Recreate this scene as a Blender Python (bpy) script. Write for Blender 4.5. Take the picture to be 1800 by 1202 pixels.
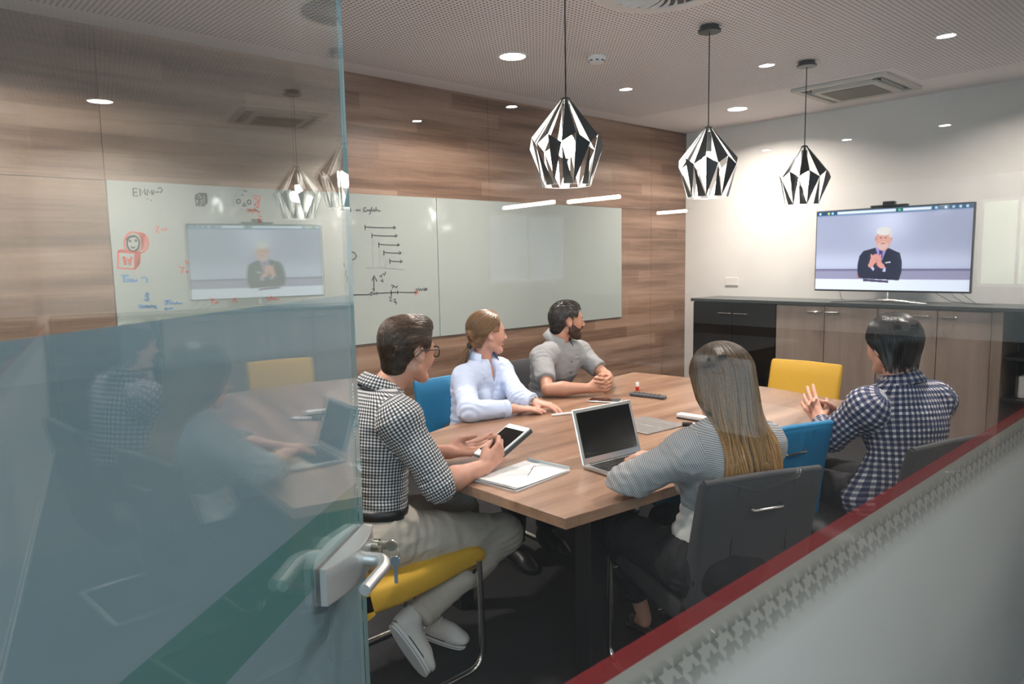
import bpy, math, random
import numpy as np
from mathutils import Vector, Matrix
random.seed(7); np.random.seed(7)
for o in list(bpy.data.objects): bpy.data.objects.remove(o)
scn = bpy.context.scene; COL = scn.collection
PI = math.pi

# ------------------------------------------------------------------ camera
CAM = np.array([0.0, 0.0, 1.5]); FPX = 1264.84
CR = np.array([0.73320145, -0.67977194, -0.01804842])
CU = np.array([0.09080462, 0.07156914, 0.9932937])
CF = np.array([0.67392147, 0.72992327, -0.11420103])
cd = bpy.data.cameras.new('camera'); cam = bpy.data.objects.new('camera', cd); COL.objects.link(cam)
cd.sensor_width = 36.0; cd.lens = FPX / 1800 * 36.0; cd.clip_start = 0.02; cd.clip_end = 200
cam.matrix_world = Matrix(((CR[0], CU[0], -CF[0], 0), (CR[1], CU[1], -CF[1], 0), (CR[2], CU[2], -CF[2], 1.5), (0, 0, 0, 1)))
cd.dof.use_dof = True; cd.dof.focus_distance = 2.7; cd.dof.aperture_fstop = 7.1
scn.camera = cam
def ray(x, y): return CF + CR * (x - 900) / FPX - CU * (y - 601) / FPX

# ------------------------------------------------------------------ world, exposure, daylight
w = bpy.data.worlds.new('world'); scn.world = w; w.use_nodes = True
w.node_tree.nodes['Background'].inputs[0].default_value = (0.62, 0.78, 1.0, 1)
w.node_tree.nodes['Background'].inputs[1].default_value = 0.6
vs = scn.view_settings
vs.view_transform = 'Standard'; vs.look = 'None'; vs.gamma = 1.0; vs.use_curve_mapping = False; vs.exposure = 0.90

def lamp(name, kind, loc, energy, color=(1, 1, 1), size=0.1, rot=(0, 0, 0), parent=None, **kw):
    d = bpy.data.lights.new(name, kind); d.energy = energy; d.color = color
    if kind == 'AREA':
        d.shape = kw.get('shape', 'DISK'); d.size = size
        if 'size_y' in kw: d.shape = 'RECTANGLE'; d.size_y = kw['size_y']
        if 'spread' in kw: d.spread = kw['spread']
    else: d.shadow_soft_size = size
    o = bpy.data.objects.new(name, d); COL.objects.link(o); o.location = loc; o.rotation_euler = rot
    if parent is not None: o.parent = parent
    return o
CEIL = 2.75
ROOM_X0, ROOM_X1, ROOM_Y0, ROOM_Y1 = -1.6, 6.5, 0.5, 4.336
OFF_X0, OFF_X1, OFF_Y0 = -3.0, 14.0, -10.0
WARM = (1.0, 0.905, 0.845)

# ------------------------------------------------------------------ materials
class NT:
    def __init__(s, name):
        s.m = bpy.data.materials.new(name); s.m.use_nodes = True; s.t = s.m.node_tree; s.t.nodes.clear()
        s.out = s.n('ShaderNodeOutputMaterial')
    def n(s, k, **kw):
        nd = s.t.nodes.new(k)
        for a, b in kw.items(): setattr(nd, a, b)
        return nd
    def l(s, a, b): s.t.links.new(a, b)
    def setv(s, sock, v):
        if hasattr(v, 'is_output') or isinstance(v, bpy.types.NodeSocket): s.l(v, sock)
        else:
            if isinstance(v, (tuple, list)) and len(v) == 3 and sock.type == 'RGBA': v = (*v, 1)
            sock.default_value = v
    def math(s, op, a, b=None, c=None):
        nd = s.n('ShaderNodeMath', operation=op); s.setv(nd.inputs[0], a)
        if b is not None: s.setv(nd.inputs[1], b)
        if c is not None: s.setv(nd.inputs[2], c)
        return nd.outputs[0]
    def mixc(s, f, a, b):
        nd = s.n('ShaderNodeMix', data_type='RGBA'); s.setv(nd.inputs[0], f); s.setv(nd.inputs[6], a); s.setv(nd.inputs[7], b)
        return nd.outputs[2]
    def ramp(s, f, stops):
        nd = s.n('ShaderNodeValToRGB'); s.setv(nd.inputs[0], f); e = nd.color_ramp.elements
        while len(e) < len(stops): e.new(0.5)
        for i, (p, c) in enumerate(stops):
            e[i].position = p; e[i].color = (*c, 1) if len(c) == 3 else c
        return nd.outputs[0]
    def coord(s, which='Object'): return s.n('ShaderNodeTexCoord').outputs[which]
    def mapping(s, v, scale=(1, 1, 1), loc=(0, 0, 0), rot=(0, 0, 0)):
        nd = s.n('ShaderNodeMapping'); s.l(v, nd.inputs[0]); nd.inputs['Scale'].default_value = scale
        nd.inputs['Location'].default_value = loc; nd.inputs['Rotation'].default_value = rot
        return nd.outputs[0]
    def noise(s, v, scale=5, detail=2, rough=0.5, out='Fac'):
        nd = s.n('ShaderNodeTexNoise'); s.l(v, nd.inputs['Vector']); nd.inputs['Scale'].default_value = scale
        nd.inputs['Detail'].default_value = detail; nd.inputs['Roughness'].default_value = rough
        return nd.outputs[out]
    def xyz(s, v):
        nd = s.n('ShaderNodeSeparateXYZ'); s.l(v, nd.inputs[0]); return nd.outputs
    def bump(s, h, strength=0.2, dist=0.01):
        nd = s.n('ShaderNodeBump'); s.l(h, nd.inputs['Height']); nd.inputs['Strength'].default_value = strength
        nd.inputs['Distance'].default_value = dist; return nd.outputs[0]
    def pbr(s, color, rough=0.5, metal=0.0, bump=None, **kw):
        p = s.n('ShaderNodeBsdfPrincipled'); s.setv(p.inputs['Base Color'], color); s.setv(p.inputs['Roughness'], rough)
        p.inputs['Metallic'].default_value = metal
        for k, v in kw.items(): s.setv(p.inputs[k.replace('_', ' ')], v)
        if bump is not None: s.l(bump, p.inputs['Normal'])
        return p.outputs[0]
    def fin(s, sh): s.l(sh, s.out.inputs[0]); return s.m

def plain(name, c, rough=0.5, metal=0.0, **kw):
    t = NT(name); return t.fin(t.pbr(c, rough, metal, **kw))
def noisy(name, c1, c2, scale=8, rough=0.6, metal=0, bump=0.0, bscale=60, detail=3, **kw):
    t = NT(name); v = t.coord(); f = t.noise(v, scale, detail)
    col = t.ramp(f, [(0.3, c1), (0.7, c2)])
    b = t.bump(t.noise(v, bscale, 3), bump, 0.004) if bump else None
    return t.fin(t.pbr(col, rough, metal, b, **kw))
def emit(name, c, s):
    t = NT(name); e = t.n('ShaderNodeEmission'); e.inputs[0].default_value = (*c, 1); e.inputs[1].default_value = s
    return t.fin(e.outputs[0])
def wood(name, cols, axis='X', scale=1.0, rough=0.45, plank=0.0, grain=0.25, along=0.7):
    """laminate whose grain runs along the chosen object axis"""
    t = NT(name); v = t.coord()
    st = {'X': (along, 9, 9), 'Y': (9, along, 9), 'Z': (9, 9, along)}[axis]
    m = t.mapping(v, tuple(a * scale for a in st))
    f1 = t.noise(m, 1.0, 4, 0.55)
    st2 = {'X': (3, 90, 90), 'Y': (90, 3, 90), 'Z': (90, 90, 3)}[axis]
    f2 = t.noise(t.mapping(v, st2), 1.0, 3, 0.6)
    st3 = {'X': (160, 12, 12), 'Y': (12, 160, 12), 'Z': (12, 12, 160)}[axis]
    f3 = t.noise(t.mapping(v, st3), 1.0, 2, 0.5)
    f = t.math('ADD', t.math('MULTIPLY', f1, 0.75), t.math('ADD', t.math('MULTIPLY', f2, grain), t.math('MULTIPLY', f3, 0.10)))
    if plank:
        ax = {'X': 2, 'Y': 2, 'Z': 1}[axis] if plank > 0 else 1
        row = t.math('FLOOR', t.math('MULTIPLY', t.xyz(v)[ax], 1 / abs(plank)))
        al = {'X': 0, 'Y': 1, 'Z': 2}[axis]
        seg = t.math('FLOOR', t.math('ADD', t.math('MULTIPLY', t.xyz(v)[al], 0.8), t.math('MULTIPLY', row, 0.37)))
        cmb = t.n('ShaderNodeCombineXYZ'); t.l(row, cmb.inputs[0]); t.l(seg, cmb.inputs[1])
        wn = t.n('ShaderNodeTexWhiteNoise'); t.l(cmb.outputs[0], wn.inputs['Vector'])
        f = t.math('ADD', f, t.math('MULTIPLY', t.math('SUBTRACT', wn.outputs[0], 0.5), 0.16))
    col = t.ramp(f, cols)
    return t.fin(t.pbr(col, rough, 0, t.bump(f2, 0.05, 0.002)))

M = {}
M['white_wall'] = noisy('white wall paint', (0.70, 0.66, 0.61), (0.74, 0.70, 0.65), 3, 0.75, bump=0.03)
M['off_wall'] = noisy('office wall paint', (0.55, 0.54, 0.52), (0.60, 0.59, 0.56), 3, 0.8)
def ceiling_mat():
    t = NT('perforated acoustic ceiling'); v = t.coord(); X, Y, Z = t.xyz(v)
    p = 0.026
    fx = t.math('SUBTRACT', t.math('FRACT', t.math('MULTIPLY', X, 1 / p)), 0.5)
    fy = t.math('SUBTRACT', t.math('FRACT', t.math('MULTIPLY', Y, 1 / p)), 0.5)
    r = t.math('SQRT', t.math('ADD', t.math('MULTIPLY', fx, fx), t.math('MULTIPLY', fy, fy)))
    hole = t.math('LESS_THAN', r, 0.25)
    inx = t.math('MULTIPLY', t.math('LESS_THAN', X, 5.92), t.math('LESS_THAN', Y, 4.14))
    # plain collars round the air outlets
    dx = t.math('SUBTRACT', X, 2.956); dy = t.math('SUBTRACT', Y, 2.12)
    far = t.math('GREATER_THAN', t.math('SQRT', t.math('ADD', t.math('MULTIPLY', dx, dx), t.math('MULTIPLY', dy, dy))), 0.33)
    nx = t.math('MULTIPLY', t.math('LESS_THAN', X, 5.38), 1.0)
    ny = t.math('LESS_THAN', Y, 1.96)
    ok = t.math('MAXIMUM', nx, ny)
    h = t.math('MULTIPLY', t.math('MULTIPLY', hole, inx), t.math('MULTIPLY', far, ok))
    col = t.mixc(h, (0.84, 0.775, 0.76), (0.16, 0.14, 0.135))
    return t.fin(t.pbr(col, 0.8))
M['ceiling'] = ceiling_mat()
M['off_ceiling'] = noisy('office ceiling', (0.5, 0.48, 0.46), (0.54, 0.52, 0.5), 4, 0.85)
M['carpet'] = noisy('dark carpet', (0.006, 0.006, 0.007), (0.024, 0.023, 0.024), 260, 0.95, bump=0.6, bscale=300)
M['off_floor'] = noisy('office carpet', (0.03, 0.03, 0.032), (0.055, 0.055, 0.055), 120, 0.95)
M['wall_wood'] = wood('walnut laminate panels', [(0.30, (0.075, 0.040, 0.026)), (0.45, (0.165, 0.094, 0.062)), (0.58, (0.27, 0.165, 0.113)), (0.74, (0.37, 0.245, 0.178))], 'X', 1.0, 0.42, plank=0.105, grain=0.22, along=0.55)
M['table_wood'] = wood('walnut table laminate', [(0.30, (0.14, 0.075, 0.046)), (0.5, (0.27, 0.150, 0.094)), (0.7, (0.37, 0.225, 0.150))], 'X', 1.3, 0.30, plank=-0.10, grain=0.22)
M['cab_wood'] = wood('grey brown cabinet laminate', [(0.3, (0.20, 0.145, 0.115)), (0.5, (0.29, 0.22, 0.18)), (0.72, (0.36, 0.28, 0.235))], 'Z', 1.1, 0.42, grain=0.2)
M['gap'] = plain('dark gap', (0.02, 0.014, 0.01), 0.8)
M['black'] = plain('black powder coat', (0.012, 0.012, 0.013), 0.42)
M['gloss_black'] = plain('glossy black panel', (0.008, 0.009, 0.010), 0.10)
M['top_dark'] = plain('dark counter top', (0.05, 0.058, 0.058), 0.25)
M['chrome'] = plain('chrome', (0.72, 0.71, 0.68), 0.14, 1.0)
M['satin'] = plain('satin aluminium', (0.66, 0.66, 0.66), 0.38, 0.75)
M['alu'] = plain('matte aluminium', (0.62, 0.61, 0.60), 0.32, 0.85)
M['white_plastic'] = plain('white plastic', (0.75, 0.74, 0.72), 0.4)
M['cream'] = plain('cream plastic', (0.55, 0.51, 0.45), 0.5)
M['grille'] = noisy('taupe grille', (0.17, 0.15, 0.12), (0.21, 0.19, 0.15), 90, 0.7)
M['board'] = plain('backpainted glass board', (0.35, 0.375, 0.345), 0.06, 0, Specular_IOR_Level=0.35)
M['bulb'] = emit('lit bulb', (1.0, 0.93, 0.86), 27)
M['disc'] = emit('lit downlight', (1.0, 0.94, 0.86), 14)
M['spot'] = emit('lit office spot', (1.0, 0.96, 0.9), 60)
M['led'] = emit('lit linear lamp', (1.0, 0.93, 0.80), 24)
M['led_panel'] = emit('lit panel', (0.9, 0.96, 1.0), 5)  # glow of the unseen fill lights added over the corridor
M['sky_pane'] = emit('daylit window pane', (0.58, 0.82, 1.0), 7.0)
M['soft_pane'] = emit('shaded window pane', (0.72, 0.82, 0.95), 0.35)
M['green_pane'] = emit('window pane with garden behind', (0.66, 0.85, 0.66), 0.32)
M['rubber'] = plain('black rubber', (0.01, 0.01, 0.01), 0.7)

def fabric(name, c, d=0.85, rough=0.85, **kw):
    t = NT(name); v = t.coord(); f = t.noise(v, 420, 2); g = t.noise(v, 5, 2)
    k = t.math('ADD', t.math('MULTIPLY', f, 0.3), t.math('MULTIPLY', g, 0.25))
    col = t.mixc(k, tuple(x * d for x in c), tuple(min(1, x * 1.3) for x in c))
    return t.fin(t.pbr(col, rough, 0, t.bump(f, 0.08, 0.001), **kw))
M['yellow'] = fabric('yellow upholstery', (0.62, 0.35, 0.028), rough=0.6)
M['blue'] = fabric('blue upholstery', (0.010, 0.17, 0.34), rough=0.6)
M['grey'] = fabric('grey upholstery', (0.040, 0.040, 0.042), rough=0.75)
M['seam'] = plain('dark seam', (0.01, 0.01, 0.01), 0.8)

def glass_mat(name='clear glass', tint=(0.95, 0.965, 0.962), f0=0.045, alpha_col=None):
    t = NT(name); g = t.n('ShaderNodeNewGeometry')
    dt = t.n('ShaderNodeVectorMath', operation='DOT_PRODUCT'); t.l(g.outputs['Incoming'], dt.inputs[0]); t.l(g.outputs['Normal'], dt.inputs[1])
    c = t.math('ABSOLUTE', dt.outputs['Value'])
    p5 = t.math('POWER', t.math('SUBTRACT', 1.0, c), 5)
    F = t.math('ADD', t.math('MULTIPLY', p5, 1 - f0), f0)
    tr = t.n('ShaderNodeBsdfTransparent'); tr.inputs[0].default_value = (*tint, 1)
    gl = t.n('ShaderNodeBsdfGlossy'); gl.inputs['Roughness'].default_value = 0.0; gl.inputs[0].default_value = (1, 1, 1, 1)
    mx = t.n('ShaderNodeMixShader'); t.l(F, mx.inputs[0]); t.l(tr.outputs[0], mx.inputs[1]); t.l(gl.outputs[0], mx.inputs[2])
    return t.fin(mx.outputs[0])
M['glass'] = glass_mat()
M['door_glass'] = glass_mat('door glass', (0.92, 0.955, 0.95), 0.10)
M['lens'] = glass_mat('spectacle lens', (0.97, 0.97, 0.97), 0.04)
M['edge'] = plain('polished glass edge', (0.30, 0.40, 0.40), 0.2)
def film_mat(name, color, trans, alpha_node=None):
    t = NT(name)
    df = t.n('ShaderNodeBsdfDiffuse'); tl = t.n('ShaderNodeBsdfTranslucent'); tr = t.n('ShaderNodeBsdfTransparent')
    df.inputs[0].default_value = (*color, 1); tl.inputs[0].default_value = (*color, 1)
    a = t.n('ShaderNodeMixShader'); a.inputs[0].default_value = 0.35; t.l(df.outputs[0], a.inputs[1]); t.l(tl.outputs[0], a.inputs[2])
    b = t.n('ShaderNodeMixShader'); b.inputs[0].default_value = 1 - trans; t.l(tr.outputs[0], b.inputs[1]); t.l(a.outputs[0], b.inputs[2])
    return t.fin(b.outputs[0])
M['door_film'] = film_mat('frosted blue grey film', (0.35, 0.48, 0.57), 0.10)
M['teal_film'] = film_mat('teal film band', (0.15, 0.35, 0.36), 0.12)
M['red_film'] = film_mat('red film stripe', (0.40, 0.035, 0.035), 0.46)
def partition_film():
    t = NT('printed houndstooth film'); v = t.coord(); X, Y, Z = t.xyz(v)
    p = 0.044
    S = lambda a: t.math('LESS_THAN', t.math('FRACT', a), 0.5)
    xs = t.math('MULTIPLY', X, 1 / p); zs = t.math('MULTIPLY', Z, 1 / p)
    wx, wz = S(xs), S(zs); tw = S(t.math('MULTIPLY', t.math('ADD', xs, zs), 2.0))
    hs = t.math('ADD', t.math('MULTIPLY', tw, wx), t.math('MULTIPLY', t.math('SUBTRACT', 1.0, tw), wz))
    # depth below the red stripe: 0 at 1.016, 1 at 0.89
    dep = t.n('ShaderNodeMapRange'); t.l(Z, dep.inputs[0]); dep.inputs[1].default_value = 1.006; dep.inputs[2].default_value = 0.880
    dz = dep.outputs[0]
    veil = t.ramp(dz, [(0.0, (0.50,) * 3), (0.45, (0.60,) * 3), (1.0, (0.965,) * 3)])
    patt = t.ramp(dz, [(0.0, (0,) * 3), (0.12, (0.0,) * 3), (0.30, (0.62,) * 3), (0.58, (0.36,) * 3), (0.80, (0,) * 3)])
    pm = t.math('MULTIPLY', patt, hs)
    col = t.mixc(pm, t.mixc(dz, (0.54, 0.475, 0.40), (0.53, 0.505, 0.470)), (0.10, 0.105, 0.095))
    al = t.math('MAXIMUM', veil, t.math('MULTIPLY', pm, 0.9))
    df = t.n('ShaderNodeBsdfDiffuse'); tl = t.n('ShaderNodeBsdfTranslucent'); tr = t.n('ShaderNodeBsdfTransparent')
    t.l(col, df.inputs[0]); t.l(col, tl.inputs[0])
    a = t.n('ShaderNodeMixShader'); a.inputs[0].default_value = 0.3; t.l(df.outputs[0], a.inputs[1]); t.l(tl.outputs[0], a.inputs[2])
    b = t.n('ShaderNodeMixShader'); t.l(al, b.inputs[0]); t.l(tr.outputs[0], b.inputs[1]); t.l(a.outputs[0], b.inputs[2])
    return t.fin(b.outputs[0])
M['houndstooth'] = partition_film()

def skin(name, c):
    t = NT(name); v = t.coord(); f = t.noise(v, 22, 3); g = t.noise(v, 300, 2)
    col = t.mixc(f, tuple(x * 0.92 for x in c), (min(1, c[0] * 1.12), c[1] * 0.93, c[2] * 0.9))
    p = t.n('ShaderNodeBsdfPrincipled'); t.l(col, p.inputs['Base Color']); p.inputs['Roughness'].default_value = 0.5
    p.inputs['Subsurface Weight'].default_value = 0.12; p.inputs['Subsurface Radius'].default_value = (0.02, 0.008, 0.004)
    p.inputs['Subsurface Scale'].default_value = 0.3
    t.l(t.bump(g, 0.06, 0.001), p.inputs['Normal'])
    return t.fin(p.outputs[0])
M['skin_a'] = skin('light skin', (0.50, 0.27, 0.19))
M['skin_b'] = skin('fair skin', (0.58, 0.34, 0.25))
M['skin_c'] = skin('tanned skin', (0.48, 0.26, 0.17))
M['lip'] = plain('lips', (0.42, 0.16, 0.13), 0.45)
M['eye'] = plain('eye white', (0.7, 0.68, 0.65), 0.2)
M['iris'] = plain('dark iris', (0.05, 0.035, 0.02), 0.2)
def hair_mat(name, c1, c2, rough=0.42, attr=True):
    t = NT(name); v = t.coord(); f = t.noise(v, 160, 3)
    if attr:
        a = t.n('ShaderNodeAttribute'); a.attribute_name = 'hair'
        k = t.math('ADD', t.xyz(a.outputs['Color'])[0] if False else a.outputs['Fac'], t.math('MULTIPLY', t.math('SUBTRACT', f, 0.5), 0.5))
    else: k = f
    col = t.mixc(k, c1, c2)
    return t.fin(t.pbr(col, rough, 0, None, Specular_IOR_Level=0.45))
def uvs(t):
    u = t.n('ShaderNodeUVMap'); u.uv_map = 'uv'; return t.xyz(u.outputs[0])
def gingham(name, size, dark, mid, light, sh=0.5):
    t = NT(name); U, V, _ = uvs(t)
    a = t.math('LESS_THAN', t.math('FRACT', t.math('MULTIPLY', U, 1 / size)), sh)
    b = t.math('LESS_THAN', t.math('FRACT', t.math('MULTIPLY', V, 1 / size)), sh)
    s = t.math('MULTIPLY', t.math('ADD', a, b), 0.5)
    c1 = t.mixc(t.math('GREATER_THAN', s, 0.25), light, mid); c2 = t.mixc(t.math('GREATER_THAN', s, 0.75), c1, dark)
    return t.fin(t.pbr(c2, 0.85))
def plaid(name, size):
    t = NT(name); U, V, _ = uvs(t)
    def tri(x):
        f = t.math('FRACT', t.math('MULTIPLY', x, 1 / size)); return t.math('LESS_THAN', f, 0.56)
    a, b = tri(U), tri(V); s = t.math('MULTIPLY', t.math('ADD', a, b), 0.5)
    big = t.math('LESS_THAN', t.math('FRACT', t.math('MULTIPLY', V, 0.25 / size)), 0.5)
    lite = t.mixc(big, (0.62, 0.58, 0.54), (0.50, 0.44, 0.40))
    c1 = t.mixc(t.math('GREATER_THAN', s, 0.25), lite, (0.105, 0.115, 0.18)); c2 = t.mixc(t.math('GREATER_THAN', s, 0.75), c1, (0.012, 0.018, 0.06))
    return t.fin(t.pbr(c2, 0.85))
def stripes(name, size, c1, c2, w=0.5, axis=1):
    t = NT(name); uv = uvs(t)
    a = t.math('LESS_THAN', t.math('FRACT', t.math('MULTIPLY', uv[axis], 1 / size)), w)
    return t.fin(t.pbr(t.mixc(a, c1, c2), 0.88))
M['gingham'] = gingham('black and white gingham', 0.0105, (0.010, 0.011, 0.015), (0.16, 0.16, 0.17), (0.68, 0.66, 0.63))
M['plaid'] = plaid('navy plaid', 0.0215)
M['stripe_grey'] = stripes('fine grey stripe knit', 0.0060, (0.38, 0.37, 0.36), (0.17, 0.17, 0.18), 0.5, 1)
M['pale_blue'] = stripes('pale blue pinstripe cotton', 0.006, (0.55, 0.62, 0.80), (0.50, 0.58, 0.77), 0.3, 0)
M['grey_linen'] = fabric('grey linen', (0.27, 0.265, 0.265), 0.85)
M['white_cotton'] = fabric('off white cotton', (0.62, 0.58, 0.54), 0.9)
M['khaki'] = fabric('khaki trousers cloth', (0.47, 0.41, 0.345), 0.85)
M['dark_cloth'] = plain('black trousers cloth', (0.010, 0.010, 0.012), 0.9)
M['canvas'] = fabric('white canvas', (0.55, 0.53, 0.50), 0.9)
M['white_rubber'] = plain('white rubber sole', (0.62, 0.62, 0.62), 0.5)
M['leather'] = plain('black leather', (0.012, 0.012, 0.013), 0.4)
M['paper'] = plain('white paper', (0.78, 0.77, 0.76), 0.8)
M['ink_k'] = plain('black marker ink', (0.035, 0.04, 0.04), 0.5)
M['ink_r'] = plain('red marker ink', (0.62, 0.10, 0.07), 0.5)
M['ink_b'] = plain('blue marker ink', (0.06, 0.22, 0.45), 0.5)
M['ink_g'] = plain('faint grey marker ink', (0.30, 0.32, 0.31), 0.5)
M['red_plastic'] = plain('red plastic', (0.55, 0.03, 0.02), 0.4)
M['key_metal'] = plain('nickel', (0.55, 0.50, 0.42), 0.25, 1.0)
M['keyblue'] = plain('blue grey key', (0.25, 0.33, 0.40), 0.35, 0.6)
M['dark_screen'] = plain('dark glass screen', (0.010, 0.009, 0.009), 0.07)
M['keys'] = plain('black keys', (0.012, 0.012, 0.012), 0.5)
M['folder'] = plain('grey folder', (0.30, 0.29, 0.28), 0.3, 0.3)

# ------------------------------------------------------------------ mesh helpers
def raw(name, V, F, mats, parent=None, smooth=False, fm=None, uv=None, attr=None):
    me = bpy.data.meshes.new(name); V = np.asarray(V, dtype=np.float32).reshape(-1, 3)
    if isinstance(F, np.ndarray) and F.ndim == 2:
        k = F.shape[1]; nf = len(F)
        me.vertices.add(len(V)); me.vertices.foreach_set('co', V.ravel())
        me.loops.add(nf * k); me.loops.foreach_set('vertex_index', F.astype(np.int32).ravel())
        me.polygons.add(nf); me.polygons.foreach_set('loop_start', np.arange(0, nf * k, k, dtype=np.int32))
        try: me.polygons.foreach_set('loop_total', np.full(nf, k, dtype=np.int32))
        except Exception: pass
        me.update(calc_edges=True); me.validate()
    else:
        me.from_pydata([tuple(map(float, v)) for v in V], [], [tuple(f) for f in F])
    if not isinstance(mats, (list, tuple)): mats = [mats]
    for m in mats: me.materials.append(M[m] if isinstance(m, str) else m)
    if fm is not None: me.polygons.foreach_set('material_index', np.asarray(fm, dtype=np.int32))
    if smooth: me.polygons.foreach_set('use_smooth', np.ones(len(me.polygons), dtype=bool))
    if uv is not None:
        l = me.uv_layers.new(name='uv'); l.data.foreach_set('uv', np.asarray(uv, dtype=np.float32).ravel())
    if attr is not None:
        a = me.attributes.new('hair', 'FLOAT', 'POINT'); a.data.foreach_set('value', np.asarray(attr, dtype=np.float32))
    me.update()
    o = bpy.data.objects.new(name, me); COL.objects.link(o)
    if parent is not None: o.parent = parent
    return o

class MB:
    """collects simple solids into one mesh"""
    def __init__(s): s.V = []; s.F = []; s.fm = []; s.mat = 0
    def add(s, V, F):
        b = len(s.V); s.V += [tuple(v) for v in V]
        for f in F: s.F.append(tuple(i + b for i in f)); s.fm.append(s.mat)
        return s
    def box(s, x0, x1, y0, y1, z0, z1, bev=0.0, T=None):
        if bev <= 0:
            V = [(x, y, z) for x in (x0, x1) for y in (y0, y1) for z in (z0, z1)]
            F = [(0, 1, 3, 2), (4, 6, 7, 5), (0, 4, 5, 1), (2, 3, 7, 6), (0, 2, 6, 4), (1, 5, 7, 3)]
        else:
            b = min(bev, (x1 - x0) / 2.01, (y1 - y0) / 2.01, (z1 - z0) / 2.01)
            V = []; F = []
            # chamfered box: rings
            def ring(z, i):
                return [(x0 + i, y0 + b, z), (x0 + b, y0 + i, z), (x1 - b, y0 + i, z), (x1 - i, y0 + b, z), (x1 - i, y1 - b, z), (x1 - b, y1 - i, z), (x0 + b, y1 - i, z), (x0 + i, y1 - b, z)]
            rs = [ring(z0, b * 0.99), ring(z0 + b * 0.3, b * 0.3), ring(z0 + b, 0), ring(z1 - b, 0), ring(z1 - b * 0.3, b * 0.3), ring(z1, b * 0.99)]
            for r in rs: V += r
            for k in range(5):
                for i in range(8):
                    j = (i + 1) % 8; F.append((k * 8 + i, k * 8 + j, k * 8 + 8 + j, k * 8 + 8 + i))
            F.append(tuple(range(7, -1, -1))); F.append(tuple(range(40, 48)))
        if T is not None: V = [tuple(T @ Vector(v)) for v in V]
        return s.add(V, F)
    def prism(s, pts, z0, z1, T=None):
        n = len(pts); V = [(x, y, z0) for x, y in pts] + [(x, y, z1) for x, y in pts]
        F = [tuple(range(n - 1, -1, -1)), tuple(range(n, 2 * n))] + [(i, (i + 1) % n, n + (i + 1) % n, n + i) for i in range(n)]
        if T is not None: V = [tuple(T @ Vector(v)) for v in V]
        return s.add(V, F)
    def lathe(s, prof, n=32, c=(0, 0, 0), T=None):
        V = []; F = []; m = len(prof)
        for r, z in prof:
            for i in range(n):
                a = 2 * PI * i / n; V.append((c[0] + r * math.cos(a), c[1] + r * math.sin(a), c[2] + z))
        for k in range(m - 1):
            for i in range(n):
                j = (i + 1) % n; F.append((k * n + i, k * n + j, k * n + n + j, k * n + n + i))
        F.append(tuple(range(n - 1, -1, -1))); F.append(tuple(range((m - 1) * n, m * n)))
        if T is not None: V = [tuple(T @ Vector(v)) for v in V]
        return s.add(V, F)
    def tube(s, pts, r, n=10, closed=False):
        pts = [Vector(p) for p in pts]; m = len(pts); rr = r if isinstance(r, (list, tuple)) else [r] * m
        V = []; F = []; up = None
        for i, p in enumerate(pts):
            if closed: t = pts[(i + 1) % m] - pts[i - 1]
            else: t = (pts[min(i + 1, m - 1)] - pts[max(i - 1, 0)])
            t.normalize()
            if up is None: up = Vector((0, 0, 1)) if abs(t.z) < 0.9 else Vector((1, 0, 0))
            a = t.cross(up)
            if a.length < 1e-5: a = t.cross(Vector((0.3, 0.8, 0.2)))
            a.normalize(); b = a.cross(t).normalized(); up = b
            for k in range(n):
                an = 2 * PI * k / n; V.append(tuple(p + a * (math.cos(an) * rr[i]) + b * (math.sin(an) * rr[i])))
        for i in range(m if closed else m - 1):
            j = (i + 1) % m
            for k in range(n):
                l = (k + 1) % n; F.append((i * n + k, i * n + l, j * n + l, j * n + k))
        if not closed: F.append(tuple(range(n))[::-1]); F.append(tuple(range((m - 1) * n, m * n)))
        return s.add(V, F)
    def build(s, name, mats, parent=None, smooth=False, T=None):
        V = s.V
        if T is not None: V = [tuple(T @ Vector(v)) for v in V]
        o = raw(name, V, s.F, mats, parent, smooth, fm=s.fm if max(s.fm, default=0) > 0 else None)
        if smooth:
            for p in o.data.polygons: p.use_smooth = True
            try:
                o.data.set_sharp_from_angle(angle=math.radians(40))
            except Exception: pass
        return o
def bend(pts, r, n=6):
    """round the corners of a polyline"""
    P = [Vector(p) for p in pts]; out = [P[0]]
    for i in range(1, len(P) - 1):
        a = (P[i - 1] - P[i]); b = (P[i + 1] - P[i]); q = min(r, a.length * 0.48, b.length * 0.48)
        A = P[i] + a.normalized() * q; B = P[i] + b.normalized() * q
        for k in range(n + 1):
            t = k / n; out.append(A * (1 - t) ** 2 + P[i] * (2 * t * (1 - t)) + B * t * t)
    out.append(P[-1]); return out
def tag(o, label=None, cat=None, group=None, kind=None):
    if label: o['label'] = label
    if cat: o['category'] = cat
    if group: o['group'] = group
    if kind: o['kind'] = kind
    return o
def empty(name, loc=(0, 0, 0), rz=0.0):
    o = bpy.data.objects.new(name, None); COL.objects.link(o); o.location = loc; o.rotation_euler = (0, 0, rz)
    o.empty_display_size = 0.05; return o
def struct(o, label, cat): return tag(o, label, cat, kind='structure')
def copy_tree(o, parent=None):
    c = o.copy(); COL.objects.link(c); c.parent = parent
    for ch in list(o.children): copy_tree(ch, c)
    return c

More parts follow.
